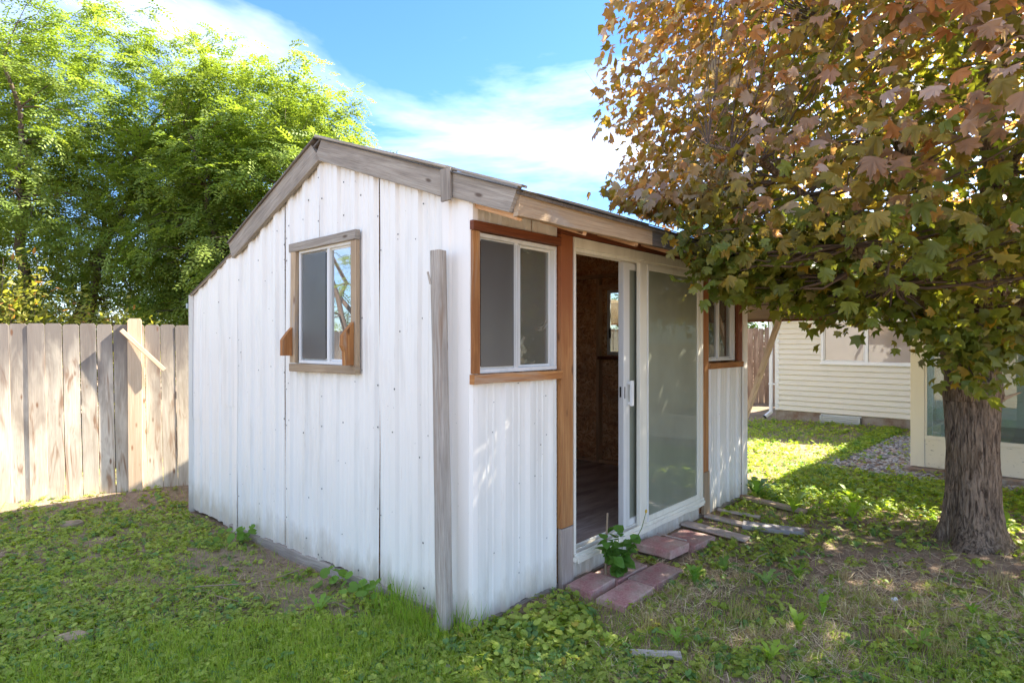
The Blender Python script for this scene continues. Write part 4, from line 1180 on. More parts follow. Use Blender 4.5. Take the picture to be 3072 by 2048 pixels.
limbs = [((-0.09, -0.04, 1.16), (-0.30, -0.15, 2.15), 0.125, (-0.9, 0.3, 4.3)), ((0.12, 0.03, 1.15), (0.42, 0.25, 2.1), 0.135, (0.9, 0.8, 4.9)),
         ((-0.20, -0.1, 1.60), (-1.05, -0.5, 2.15), 0.065, (-2.4, -0.9, 2.9)), ((-0.25, -0.12, 1.8), (-0.8, 0.7, 2.5), 0.06, (-2.0, 1.6, 3.6)),
         ((0.3, 0.1, 1.75), (0.7, -0.7, 2.4), 0.06, (1.0, -2.2, 3.2)), ((0.4, 0.25, 2.0), (1.6, 0.5, 2.7), 0.06, (2.9, 0.6, 3.6)),
         ((-0.3, -0.1, 2.1), (-0.35, -0.9, 2.9), 0.05, (-0.6, -2.1, 3.6)), ((0.4, 0.25, 2.1), (0.2, 1.1, 3.2), 0.06, (0.1, 2.4, 4.0)), ((-0.05, 0.0, 1.25), (0.05, -0.05, 2.4), 0.10, (0.3, -0.1, 5.6))]
ends = []
for i, (a, b, r, c) in enumerate(limbs):
    p = curve(a, b, 0.05, 5, 0.03, i) + curve(b, c, 0.08, 7, 0.03, i+30)[1:]
    m = MB(); n = len(p)
    m.tube(p, [r*(1-0.85*k/(n-1)) for k in range(n)], 14, fn=barkfn)
    m.build("limb", M['bark'], maple, smooth=True)
    ends += [(q, r*(1-0.85*k/(n-1))) for k, q in enumerate(p) if k > 3]
m = MB(); m.board((0.20, -0.05, 1.16), (0.33, -0.08, 1.22), 0.03, 0.016, (0, -1, 0.3), taper=0.3, rough=0.006, seg=3); m.build("broken_stub", M['tan_wood'], maple)

def crown_r(h):
    h = np.asarray(h, dtype=float)
    up = 3.14*np.sqrt(np.clip(1 - ((h-3.4)/5.0)**2, 0.0, 1))
    dn = 3.14 - 0.30*np.clip((3.4-h)/1.2, 0, 2)**1.6
    return np.where(h > 3.4, up, dn)
NCL = 2500
hh = RNG.uniform(2.06, 8.3, NCL*2)
keep = RNG.random(len(hh)) < (crown_r(hh)/3.14)**1.1
hh = hh[keep][:NCL]; n = len(hh)
th = RNG.uniform(0, 2*np.pi, n)
rr = 1 - RNG.random(n)**2.3*0.6
lump = 0.19*(fbm(th*3.0, hh*1.1, 1.0, 2)-0.5)*2
kp = RNG.random(n) < np.where(hh > 5.7, 0.60, 1.0)*np.where((np.cos(th)*MC[0] + np.sin(th)*MC[1])/np.hypot(*MC) > 0.35, 0.82, 1.0)
th, hh, rr, lump = th[kp], hh[kp], rr[kp], lump[kp]; n = len(th)
R_ = crown_r(hh)*(rr + lump*rr)
cl = np.stack([MC[0] + np.cos(th)*R_, MC[1] + np.sin(th)*R_, hh + RNG.normal(0, 0.05, n)], 1)
# lower boughs and the fringe hanging in front of the shed, and shoots on the trunk
ex = []
def bough(p, q, k, sp, kz=0.5):
    for i in range(k):
        t = RNG.random(); ex.append(np.array(p)*(1-t) + np.array(q)*t + RNG.normal(0, 1, 3)*np.array([sp, sp, sp*kz]))
bough((2.6, 4.6, 2.45), (1.15, 4.35, 2.22), 46, 0.13)
bough((2.4, 4.7, 2.15), (1.5, 4.45, 2.02), 26, 0.10)
bough((2.8, 4.6, 2.15), (2.15, 4.9, 1.95), 34, 0.14, 0.4)
bough((1.7, 4.9, 2.85), (0.95, 5.3, 2.75), 30, 0.15)
bough((2.5, 4.9, 1.95), (3.1, 4.4, 1.76), 34, 0.16, 0.5)
bough((2.9, 5.3, 2.13), (4.2, 5.4, 2.15), 55, 0.25, 0.4)
bough((3.3, 4.5, 2.0), (3.42, 4.45, 1.38), 17, 0.09)
bough((3.15, 4.45, 1.75), (3.45, 4.55, 1.25), 10, 0.06)
bough((3.6, 4.55, 1.75), (3.75, 4.5, 1.45), 12, 0.10)
bough((3.9, 4.6, 1.80), (4.4, 4.5, 1.78), 12, 0.12)
bough((3.6, 3.9, 2.2), (2.7, 3.6, 2.35), 40, 0.22)
cl = np.concatenate([cl, np.array(ex)])
n = len(cl)
PERC = 20
idx = np.repeat(np.arange(n), PERC)
small = np.zeros(n); small[len(hh):] = 1
sp = 0.19
pos = cl[idx] + RNG.normal(0, 1, (len(idx), 3))*np.array([sp, sp, sp*0.62])*np.where(small[idx] > 0, 0.55, 1.0)[:, None]
sub = (small[idx] > 0) & (RNG.random(len(idx)) < 0.45)
pos, idx = pos[~sub], idx[~sub]
u_, v_ = to_uv(pos[:, 0], pos[:, 1])
rt = np.where(v_ <= 1.590, 3.15-0.356*(1.590-v_), 3.15-0.409*(v_-1.590))
inside = (u_ > -0.5) & (u_ < 4.35) & (v_ > -0.45) & (v_ < 4.3) & (pos[:, 2] < rt + 0.06)
inside |= (np.hypot(pos[:, 0]-TRK[0], pos[:, 1]-TRK[1]) < 0.24) & (pos[:, 2] < 1.3)
inside |= pos[:, 2] < 1.15
inside |= np.hypot(pos[:, 0]-MC[0], pos[:, 1]-MC[1]) > np.where(pos[:, 2] > 2.9, crown_r(pos[:, 2])*1.07 + 0.08, 9)
pos, idx = pos[~inside], idx[~inside]
n = len(pos)
outw = np.stack([pos[:, 0]-MC[0], pos[:, 1]-MC[1], (pos[:, 2]-3.6)*0.8], 1)
outn = outw/np.linalg.norm(outw, axis=1, keepdims=True)
nrm = outn*0.65 + np.array([0, 0, 0.85]) + RNG.normal(0, 0.5, (n, 3))
# the leaf tip droops outwards: the template's y axis points along (outward, down)
tip = outn*1.0 + np.array([0, 0, -0.75]) + RNG.normal(0, 0.45, (n, 3))
z_ = nrm/np.linalg.norm(nrm, axis=1, keepdims=True)
y_ = tip - z_*np.sum(tip*z_, 1, keepdims=True); y_ /= np.linalg.norm(y_, axis=1, keepdims=True)
x_ = np.cross(y_, z_)
Rm = np.stack([x_, y_, z_], 2)
rad = np.hypot(pos[:, 0]-MC[0], pos[:, 1]-MC[1])/np.maximum(crown_r(pos[:, 2]), 0.8)
rdist = np.sqrt(rad**2 + (np.clip(pos[:, 2]-3.4, 0, 9)/5.0)**2)
bronze = sstep(0.62, 1.02, rdist + 0.25*(fbm(idx*0.37, idx*0.91, 1.0)-0.5)) * sstep(2.05, 3.15, pos[:, 2] + 0.7*(fbm(pos[:, 0], pos[:, 1]+pos[:, 2], 1.3)-0.5))
bronze = np.clip(bronze + RNG.normal(0, 0.17, n), 0, 1)
G1, G2 = np.array([0.12, 0.175, 0.025]), np.array([0.23, 0.26, 0.04])
B1, B2, B3 = np.array([0.53, 0.27, 0.12]), np.array([0.47, 0.29, 0.20]), np.array([0.40, 0.29, 0.06])
q = RNG.random((n, 1))
green = G1*(1-q) + G2*q
q2 = RNG.random((n, 1))
br_ = np.where(q2 < 0.4, B1, np.where(q2 < 0.72, B2, B3)) * (0.7 + 0.55*RNG.random((n, 1)))
pale = RNG.random((n, 1)) < 0.18
br_ = np.where(pale, np.array([0.66, 0.50, 0.43]), br_)
colr = green*(1-bronze[:, None]) + br_*bronze[:, None]
yel = (RNG.random(n) < 0.035); colr[yel] = (0.36, 0.24, 0.03)
size = 0.046 + 0.046*RNG.random(n)**1.3
camd = np.linalg.norm(pos - np.array([0, 0, 1.62]), axis=1)
px = pos[:, 0]/np.maximum(pos[:, 1], 0.1)*1390+1176
py = 783 - (pos[:, 2]-1.62)/np.maximum(pos[:, 1], 0.1)*1390
infr = (px > -50) & (px < 2400) & (py > -50) & (py < 1600)
order = np.argsort(np.where(infr, camd, 99))
near = order[:300]; rest = order[300:]
petiole_v = np.array([[-0.012, -0.15, 0], [0.012, -0.15, 0], [0.0, -0.75, -0.12]]); petiole_t = np.array([[0, 1, 2]])
meshes = {}
def leaf_mesh(var, cidx, c):
    key = (var, cidx)
    if key not in meshes:
        tv, tt = MT_FULL[var]
        tv2 = np.concatenate([tv, petiole_v]); tt2 = np.concatenate([tt, petiole_t+len(tv)])
        me_o = fast_mesh("leaf", tv2, tt2, np.tile(np.array(c), (len(tv2), 1)), M['maple_leaf'])
        meshes[key] = me_o.data
        bpy.data.objects.remove(me_o)
    return meshes[key]
pal = [(0.095, 0.145, 0.024), (0.155, 0.19, 0.03), (0.46, 0.20, 0.06), (0.36, 0.22, 0.13), (0.54, 0.40, 0.33), (0.28, 0.22, 0.04)]
for i in near:
    c = colr[i]; ci = int(np.argmin([np.sum((c-np.array(p))**2) for p in pal]))
    me = leaf_mesh(int(i) % 6, ci, pal[ci])
    o = bpy.data.objects.new("leaf", me); COL.objects.link(o); o.parent = maple
    mt = Matrix([[*(Rm[i][r]*size[i]), pos[i][r]-(TRK[0], TRK[1], 0)[r]] for r in range(3)] + [[0, 0, 0, 1]])
    o.matrix_local = mt
lst = []
fullm = (camd[rest] < 4.9) & infr[rest]
for sel, temps in ((rest[fullm], MT_FULL), (rest[~fullm], MT_LOW)):
    for k, (tv, tt) in enumerate(temps):
        s_ = sel[k::len(temps)]
        tv2 = np.concatenate([tv, petiole_v]); tt2 = np.concatenate([tt, petiole_t+len(tv)])
        lst.append(scatter(tv2, tt2, pos[s_]-np.array([TRK[0], TRK[1], 0]), Rm[s_], size[s_], colr[s_]))
V, T, Cc = merge(lst)
NLEAF_TRIS = len(T)
fast_mesh("crown", V, T, Cc, M['maple_leaf'], maple)["kind"] = "stuff"
# twigs from limbs to clusters
m = MB()
E3 = np.array([tuple(e[0]) for e in ends]) + np.array([TRK[0], TRK[1], 0])
for i in range(0, len(cl), 2):
    c = cl[i]
    uu_, vv_ = to_uv(c[0], c[1])
    if uu_ > -0.4 and vv_ > -0.4 and c[2] < 2.9 and uu_ < 4.3: continue
    d = np.linalg.norm(E3 - c, axis=1) + 1.2*np.maximum(0, E3[:, 2]-c[2])
    j = int(np.argmin(d))
    a = Vector(E3[j]-np.array([TRK[0], TRK[1], 0])); b = Vector(c-np.array([TRK[0], TRK[1], 0]))
    p = curve(a, b, -0.05, 5, 0.035, i)
    r0 = min(ends[j][1]*0.4, 0.010+0.004*d[j])
    m.tube(p, [r0*(1-0.75*k/5) for k in range(6)], 5, cap=False)
m.build("twigs", M['branch'], maple, smooth=True)["kind"] = "stuff"
bpy.data.objects["twigs"].name = "twig"

# ------------------------------------------------------------------ honey locusts beyond the fence
def compound_template(npair=6, seed=0):
    r_ = random.Random(seed); V, T = [], []
    for k in range(npair):
        t = (k+0.7)/npair
        y = t; zc = -0.35*t*t
        for s in (-1, 1):
            ln = 0.24*(1 - 0.55*abs(t-0.45)); wd = 0.135*0.55
            dx, dy, dz = s*ln, 0.07, -0.03 + 0.05*r_.uniform(-1, 1)
            i = len(V)
            V += [(0.0, y-wd, zc), (dx*0.55, y - wd*0.9 + dy*0.5, zc+dz*0.5+0.02), (dx, y+dy, zc+dz), (dx*0.5, y+wd*0.9+dy*0.5, zc+dz*0.5)]
            T += [(i, i+1, i+3), (i+1, i+2, i+3)]
    return np.array(V), np.array(T)
CT = [compound_template(6, s) for s in (1, 2, 3)]
def locust(x, y, rx, ry, zc, rzu, rzd, ncl, per, seed, label, base_r=0.13, tint=1.0):
    g = np.random.default_rng(seed)
    root = empty("honey_locust_tree", (x, y, 0), 0, label, "tree", "feathery yellow-green trees behind the fence")
    # limbs
    tips = []
    nl = 6
    for i in range(nl):
        a = 2*math.pi*i/nl + g.uniform(-0.4, 0.4)
        e = Vector((math.cos(a)*rx*0.62, math.sin(a)*ry*0.62, zc + rzu*g.uniform(0.1, 0.7)))
        b = Vector((math.cos(a)*0.12, math.sin(a)*0.12, -0.1))
        mid = Vector((math.cos(a)*rx*0.22, math.sin(a)*ry*0.22, zc*0.42))
        p = curve(b, mid, 0.0, 5, 0.03, seed*10+i) + curve(mid, e, 0.06, 8, 0.035, seed*10+i+5)[1:]
        mm = MB(); k_ = len(p)
        mm.tube(p, [base_r*(1-0.88*k/(k_-1)) for k in range(k_)], 9, fn=barkfn)
        mm.build("trunk", M['branch'], root, smooth=True)
        tips += [(np.array(q), base_r*(1-0.88*k/(k_-1))) for k, q in enumerate(p) if k > 4]
    # clusters
    u = g.normal(0, 1, (ncl, 3)); u /= np.linalg.norm(u, axis=1, keepdims=True)
    f = g.random(ncl)**0.42
    lum = 1 + 0.32*(fbm(np.arctan2(u[:, 1], u[:, 0])*2.6, u[:, 2]*3.0, 1.0, seed)-0.5)*2
    rz_ = np.where(u[:, 2] > 0, rzu, rzd)
    c = np.stack([u[:, 0]*rx, u[:, 1]*ry, u[:, 2]*rz_], 1)*(f*lum)[:, None] + np.array([0, 0, zc])
    c = c[c[:, 2] > 0.9]
    TP = np.array([t[0] for t in tips])
    mm = MB()
    for i in range(0, len(c), 3):
        d = np.linalg.norm(TP-c[i], axis=1); j = int(np.argmin(d))
        mm.tube(curve(Vector(TP[j]), Vector(c[i]), 0.08, 5, 0.05, i), [min(0.022, tips[j][1]*0.5)*(1-0.8*k/5) for k in range(6)], 4, cap=False)
    mm.build("branch", M['branch'], root, smooth=True)["kind"] = "stuff"
    idx = np.repeat(np.arange(len(c)), per)
    n = len(idx)
    # sprays: leaves sit along a twig that arches outwards from the cluster centre
    az = g.uniform(0, 2*np.pi, len(c))
    od = c - np.array([0, 0, zc-0.6]); od /= np.linalg.norm(od, axis=1, keepdims=True)
    tw = od + g.normal(0, 0.45, od.shape); tw[:, 2] = tw[:, 2]*0.6 + 0.15; tw /= np.linalg.norm(tw, axis=1, keepdims=True)
    t = g.random(n)
    p = c[idx] + tw[idx]*(t*0.62-0.2)[:, None] + g.normal(0, 0.075, (n, 3)); p[:, 2] -= 0.22*t*t
    tip = tw[idx]*0.5 + g.normal(0, 0.75, (n, 3)) + np.array([0, 0, -0.55])
    nr = np.array([0, 0, 1.0]) + g.normal(0, 0.38, (n, 3)) + od[idx]*0.35
    z_ = nr/np.linalg.norm(nr, axis=1, keepdims=True)
    y_ = tip - z_*np.sum(tip*z_, 1, keepdims=True); y_ /= np.linalg.norm(y_, axis=1, keepdims=True)
    Rm = np.stack([np.cross(y_, z_), y_, z_], 2)
    ctint = (0.75 + 0.5*fbm(c[:, 0]*1.1, c[:, 2]*1.3+c[:, 1], 1.0, seed))[idx][:, None]
    qq = g.random((n, 1))
    warm = fbm(c[:, 0]*0.8, c[:, 2]*0.8, 1.0, seed+3)[idx][:, None]
    col = (np.array([0.17, 0.27, 0.045])*(1-qq) + np.array([0.28, 0.37, 0.09])*qq)*ctint*tint
    col = col*(1-0.25*warm) + np.array([0.36, 0.35, 0.06])*0.25*warm
    sz = g.uniform(0.19, 0.36, n)
    lst = [scatter(tv, tt, p[k::3], Rm[k::3], sz[k::3], col[k::3]) for k, (tv, tt) in enumerate(CT)]
    V, T, Cc = merge(lst)
    fast_mesh("crown", V, T, Cc, M['locust_leaf'], root)["kind"] = "stuff"
    return len(T)
locust(-8.3, 10.6, 3.5, 2.2, 4.5, 3.5, 3.7, 860, 20, 21, "largest feathery locust tree rising out of the top left of the picture")
locust(-4.25, 10.3, 2.05, 1.7, 3.9, 2.75, 3.0, 640, 21, 22, "feathery locust tree right above the shed ridge with drooping tips against the sky", 0.10)
locust(-6.1, 12.9, 2.6, 1.7, 4.0, 3.6, 3.3, 400, 18, 23, "feathery locust standing behind the gap between the two nearer ones", 0.10, 0.85)
locust(-13.0, 5.6, 3.0, 3.0, 4.0, 3.2, 3.0, 140, 16, 24, "feathery locust outside the frame at left, reflected in the gable window", 0.12)

# ------------------------------------------------------------------ shrubs, far trees
def blade_leaf(L=1.0, w=0.32):
    V = [(0, 0, 0), (w*0.5, 0.35, 0.05), (-w*0.5, 0.35, 0.05), (w*0.35, 0.7, 0.02), (-w*0.35, 0.7, 0.02), (0, 1.0, -0.08)]
    return np.array(V)*L, np.array([(0, 1, 2), (1, 3, 2), (3, 4, 2), (3, 5, 4)])
def shrub(name, x, y, rx, ry, h, nleaf, size, cols, label, cat, seed, z0=0.0, stems=9, mat=None, zmin=0.3):
    g = np.random.default_rng(seed)
    root = empty(name, (x, y, 0), 0, label, cat)
    nst = max(stems*14, 60)
    st_a = g.uniform(0, 2*np.pi, nst); st_r = g.random(nst)**0.5
    tops = np.stack([np.cos(st_a)*st_r*rx, np.sin(st_a)*st_r*ry, h*(0.55+0.45*np.sqrt(np.clip(1-st_r**2, 0, 1)))*g.uniform(0.82, 1.05, nst)], 1)
    mm = MB()
    for i in range(0, nst, 3):
        mm.tube(curve((tops[i][0]*0.3, tops[i][1]*0.3, -0.05), tops[i], 0.0, 5, 0.03, i), [0.012*(1-0.8*k/5) for k in range(6)], 4, cap=False)
    mm.build("stem", M['branch'], root)["kind"] = "stuff"
    si = g.integers(0, nst, nleaf)
    t = zmin + (1-zmin)*g.random(nleaf)**0.7
    base = tops*np.array([0.3, 0.3, 0])
    p = base[si]*(1-t)[:, None] + tops[si]*t[:, None] + g.normal(0, 0.06, (nleaf, 3))
    nr = g.normal(0, 0.5, (nleaf, 3)) + np.array([0, 0, 0.8])
    tip = p*np.array([1, 1, 0]) + g.normal(0, 0.5, (nleaf, 3)) + np.array([0, 0, 0.5])
    z_ = nr/np.linalg.norm(nr, axis=1, keepdims=True)
    y_ = tip - z_*np.sum(tip*z_, 1, keepdims=True); y_ /= np.linalg.norm(y_, axis=1, keepdims=True)
    q = g.random((nleaf, 1)); col = np.array(cols[0])*(1-q) + np.array(cols[1])*q
    rd = g.random(nleaf) < 0.05; col[rd] = cols[2] if len(cols) > 2 else cols[0]
    tv, tt = blade_leaf()
    V, T, Cc = scatter(tv, tt, p, np.stack([np.cross(y_, z_), y_, z_], 2), g.uniform(0.7, 1.2, nleaf)*size, col)
    fast_mesh("foliage", V, T, Cc, mat or M['locust_leaf'], root)["kind"] = "stuff"
yc = ((0.26, 0.30, 0.045), (0.44, 0.40, 0.11), (0.45, 0.22, 0.08))
shrub("yellow_shrub", -6.75, 7.9, 1.35, 0.8, 2.72, 7500, 0.105, yc, "yellow-green shrub poking above the fence at the left edge", "shrub", 31)
shrub("yellow_shrub", -5.25, 8.0, 0.8, 0.5, 2.12, 2600, 0.095, yc, "lower yellow-green shrub tips just above the fence, left of the new post", "shrub", 32)
dk = ((0.05, 0.10, 0.015), (0.11, 0.17, 0.03))
shrub("backyard_tree", 4.7, 19.6, 2.6, 1.5, 3.6, 5500, 0.16, dk, "dark green tree behind the far brown fence", "tree", 33, zmin=0.1)
shrub("backyard_tree", 9.5, 21.5, 3.0, 2.0, 5.2, 6000, 0.20, dk, "green tree rising behind the house roof", "tree", 34, zmin=0.1)

# ------------------------------------------------------------------ pebbles by the porch
def pebbles():
    g = np.random.default_rng(41)
    n = 7500
    V0 = []; T0 = []
    # low stone: squashed octahedron with ring of 7
    k = 7
    V0.append((0, 0, 1)); 
    for r, z in ((0.72, 0.62), (1.0, 0.0)):
        for i in range(k): V0.append((r*math.cos(2*math.pi*i/k + (0.4 if z else 0)), r*math.sin(2*math.pi*i/k + (0.4 if z else 0)), z))
    for i in range(k):
        T0.append((0, 1+i, 1+(i+1) % k)); T0.append((1+i, 1+k+i, 1+k+(i+1) % k)); T0.append((1+i, 1+k+(i+1) % k, 1+(i+1) % k))
    V0, T0 = np.array(V0, float), np.array(T0)
    # strip along porch front and left side, in porch coordinates
    a = g.uniform(-1.5, 4.5, n*2); b = g.uniform(-1.05, 3.9, n*2)
    ca, sa = math.cos(HRZ), math.sin(HRZ)
    e = 0.35*(fbm(a, b, 1.5)-0.5)
    ok = ((b < -0.12) & (b > -0.62+e) & (a > -0.9)) | ((a < -0.02) & (a > -0.95 + e*1.5 + 0.3*sstep(0.5, 3.5, b)) & (b > -0.6+e))
    a, b = a[ok][:n], b[ok][:n]
    x = P0[0] + ca*a - sa*b; y = P0[1] + sa*a + ca*b
    z = gz(x, y) + 0.004
    r = g.uniform(0.016, 0.036, len(x))
    sc = np.stack([r, r*g.uniform(0.6, 0.95, len(x)), r*g.uniform(0.4, 0.65, len(x))], 1)
    nr = np.stack([g.normal(0, 0.2, len(x)), g.normal(0, 0.2, len(x)), np.ones(len(x))], 1)
    q = g.random((len(x), 1)); base = np.array([0.22, 0.20, 0.18])*(1-q) + np.array([0.58, 0.55, 0.50])*q
    base[g.random(len(x)) < 0.15] *= np.array([1.1, 0.85, 0.7])
    V, T, Cc = scatter(V0, T0, np.stack([x, y, z], 1), frames(nr, g.uniform(0, 6.28, len(x))), sc, base)
    o = fast_mesh("gravel", V, T, Cc, M['pebble'], smooth=True)
    tag(o, "bed of rounded gray river pebbles around the porch", "gravel", kind="stuff")
pebbles()

# ------------------------------------------------------------------ ground cover
def free(x, y, pad=0.0):
    u, v = to_uv(x, y)
    ok = ~((u > -0.035-pad) & (u < 4.1+pad) & (v > -0.03-pad) & (v < 4.15+pad))
    ok &= np.hypot(x-TRK[0], y-TRK[1]) > 0.27
    # pavers
    ok &= ~((u > 0.80) & (u < 1.64) & (v < 0.0) & (v > -0.49)) & ~((u > 1.74) & (u < 2.41) & (v < 0) & (v > -0.38))
    # planks
    for (a, b, w) in (((2.62, 0), (2.62, -0.56), 0.06), ((2.99, -0.38), (3.14, -0.85), 0.07), ((3.02, -0.02), (3.06, -0.42), 0.045), ((3.96, 0.02), (3.8, -0.66), 0.05)):
        ax, ay, bx, by = a[0], a[1], b[0], b[1]
        L2 = (bx-ax)**2+(by-ay)**2
        t = np.clip(((u-ax)*(bx-ax)+(v-ay)*(by-ay))/L2, 0, 1)
        ok &= np.hypot(u-(ax+t*(bx-ax)), v-(ay+t*(by-ay))) > w
    # porch and house
    px_, py_ = x-P0[0], y-P0[1]; ca, sa = math.cos(HRZ), math.sin(HRZ)
    a = px_*ca + py_*sa; b = -px_*sa + py_*ca
    ok &= ~((a > -0.06) & (b > -0.16))
    hx, hy = x-H0[0], y-H0[1]; a2 = hx*ca + hy*sa; b2 = -hx*sa + hy*ca
    ok &= ~((a2 > -0.02) & (b2 > -0.02))
    return ok, a, b
def grav(a, b):
    return (((b < -0.1) & (b > -0.58) & (a > -0.85)) | ((a < 0.0) & (a > -0.8) & (b > -0.55)))
def sample(n, g, far=True):
    """points spread over the yard in view, denser near the camera"""
    y = 2.55 + (13.0-2.55)*g.random(n)**2.0
    x = g.uniform(-1, 1, n)*(y*0.90+0.35)
    return x, y
def cover_density(x, y):
    """0..1 how much green cover grows here"""
    u, v = to_uv(x, y)
    f = fbm(x, y, 1.15, 20)
    left = sstep(0.1, -0.5, x)
    d = 0.18 + 0*x
    # left lawn patchy
    d = np.where(u < 0.0, 0.12 + 0.83*sstep(0.475, 0.565, f), d)
    # lush foreground strip
    d = np.maximum(d, sstep(3.75, 3.25, y + 0.25*x)*sstep(1.0, 0.2, x)*0.9)
    # mallow in front of the near corner
    d = np.maximum(d, 1.0*np.exp(-(((u-0.25)/0.5)**2 + ((v+0.30)/0.27)**2)*1.0))
    # right foreground: dry, thin
    right = (u > 0.3) & (v < 0.0)
    r = 0.15 + 0.55*sstep(0.48, 0.60, f)*sstep(4.9, 3.6, y)
    r = np.maximum(r, 0.85*np.exp(-(((u-2.7)/1.1)**2 + ((v+1.1)/0.8)**2))*sstep(0.40, 0.54, f))
    # sunlit lawn between shed and house
    foot = sstep(1.7, 1.2, (0.524*(x+5.19)*-1 + 0.852*(y-6.14))*-1)*sstep(-2.4, -3.0, x)*sstep(0.30, 0.46, f)
    d = np.where(u < 0.0, np.maximum(d, 0.95*foot), d)
    lawn = sstep(5.2, 6.6, y + 0.15*(x-4.0) - 0.0)*sstep(1.5, 2.3, x)
    lawn = lawn*(0.7 + 0.5*sstep(0.36, 0.52, f))
    bare = np.exp(-(((x-4.3)/0.5)**2 + ((y-8.3)/0.55)**2)) + np.exp(-(((x-4.3)/0.8)**2 + ((y-11.6)/0.22)**2))*0.8
    lawn = lawn*np.clip(1-1.1*bare, 0, 1)
    r = np.maximum(r, lawn)
    # right of the trunk
    r = np.maximum(r, 0.75*np.exp(-(((x-4.5)/0.5)**2 + ((y-5.0)/0.8)**2)))
    d = np.where(right, np.maximum(r, np.where(y < 3.45, d*sstep(1.4, 0.3, x), 0)), d)
    d = np.where(u < 0.0, d * (1 - 0.75*np.exp(-((u+0.35)/0.22)**2)*sstep(0.5, 0.9, v)*sstep(2.6, 1.8, v)), d)
    # soil under the maple
    d = d*(1 - 0.6*np.exp(-(((x-3.1)/0.7)**2 + ((y-4.3)/0.45)**2)))
    return np.clip(d, 0, 1)

def round_leaf():
    k = 8; V = [(0, 0, 0)]
    for i in range(k):
        a = 2*math.pi*i/k + math.pi/k - math.pi/2
        r = 1.0 if i not in (0, k-1) else 0.9
        V.append((r*math.cos(a), r*math.sin(a)+0.35, 0.20 + 0.07*math.sin(3*a)))
    V[0] = (0, -0.15, -0.02)
    T = [(0, i+1, i+2) for i in range(k-1)]
    return np.array(V), np.array(T)
def tri_leaf():   # clover: three leaflets
    V, T = [], []
    for j in range(3):
        a = j*2*math.pi/3 + 0.3
        c, s = math.cos(a), math.sin(a)
        b = len(V)
        for (x, y, z) in ((0, 0, 0), (0.46, 0.62, 0.08), (0, 0.95, 0.0), (-0.46, 0.62, 0.08)):
            V.append((x*c-y*s, x*s+y*c, z))
        T += [(b, b+1, b+2), (b, b+2, b+3)]
    return np.array(V), np.array(T)
def lobed_leaf():
    pts = [(0, 0), (0.06, 0.15), (0.20, 0.30), (0.09, 0.38), (0.25, 0.55), (0.13, 0.60), (0.24, 0.80), (0.0, 1.02)]
    V = [(x, y, 0.28*math.sin(y*2.3) + 0.18*x) for x, y in pts] + [(-x, y, 0.28*math.sin(y*2.3) + 0.18*x) for x, y in pts[1:-1]]
    n = len(pts); L = lambda i: i if i in (0, n-1) else n-1+i
    V = np.array(V); T = []
    for i in range(n-1):
        a, b, c, d = i, i+1, L(i+1), L(i)
        if a != d: T.append((a, b, d))
        if b != c: T.append((b, c, d))
        elif a != d: pass
    return V, np.array(T)

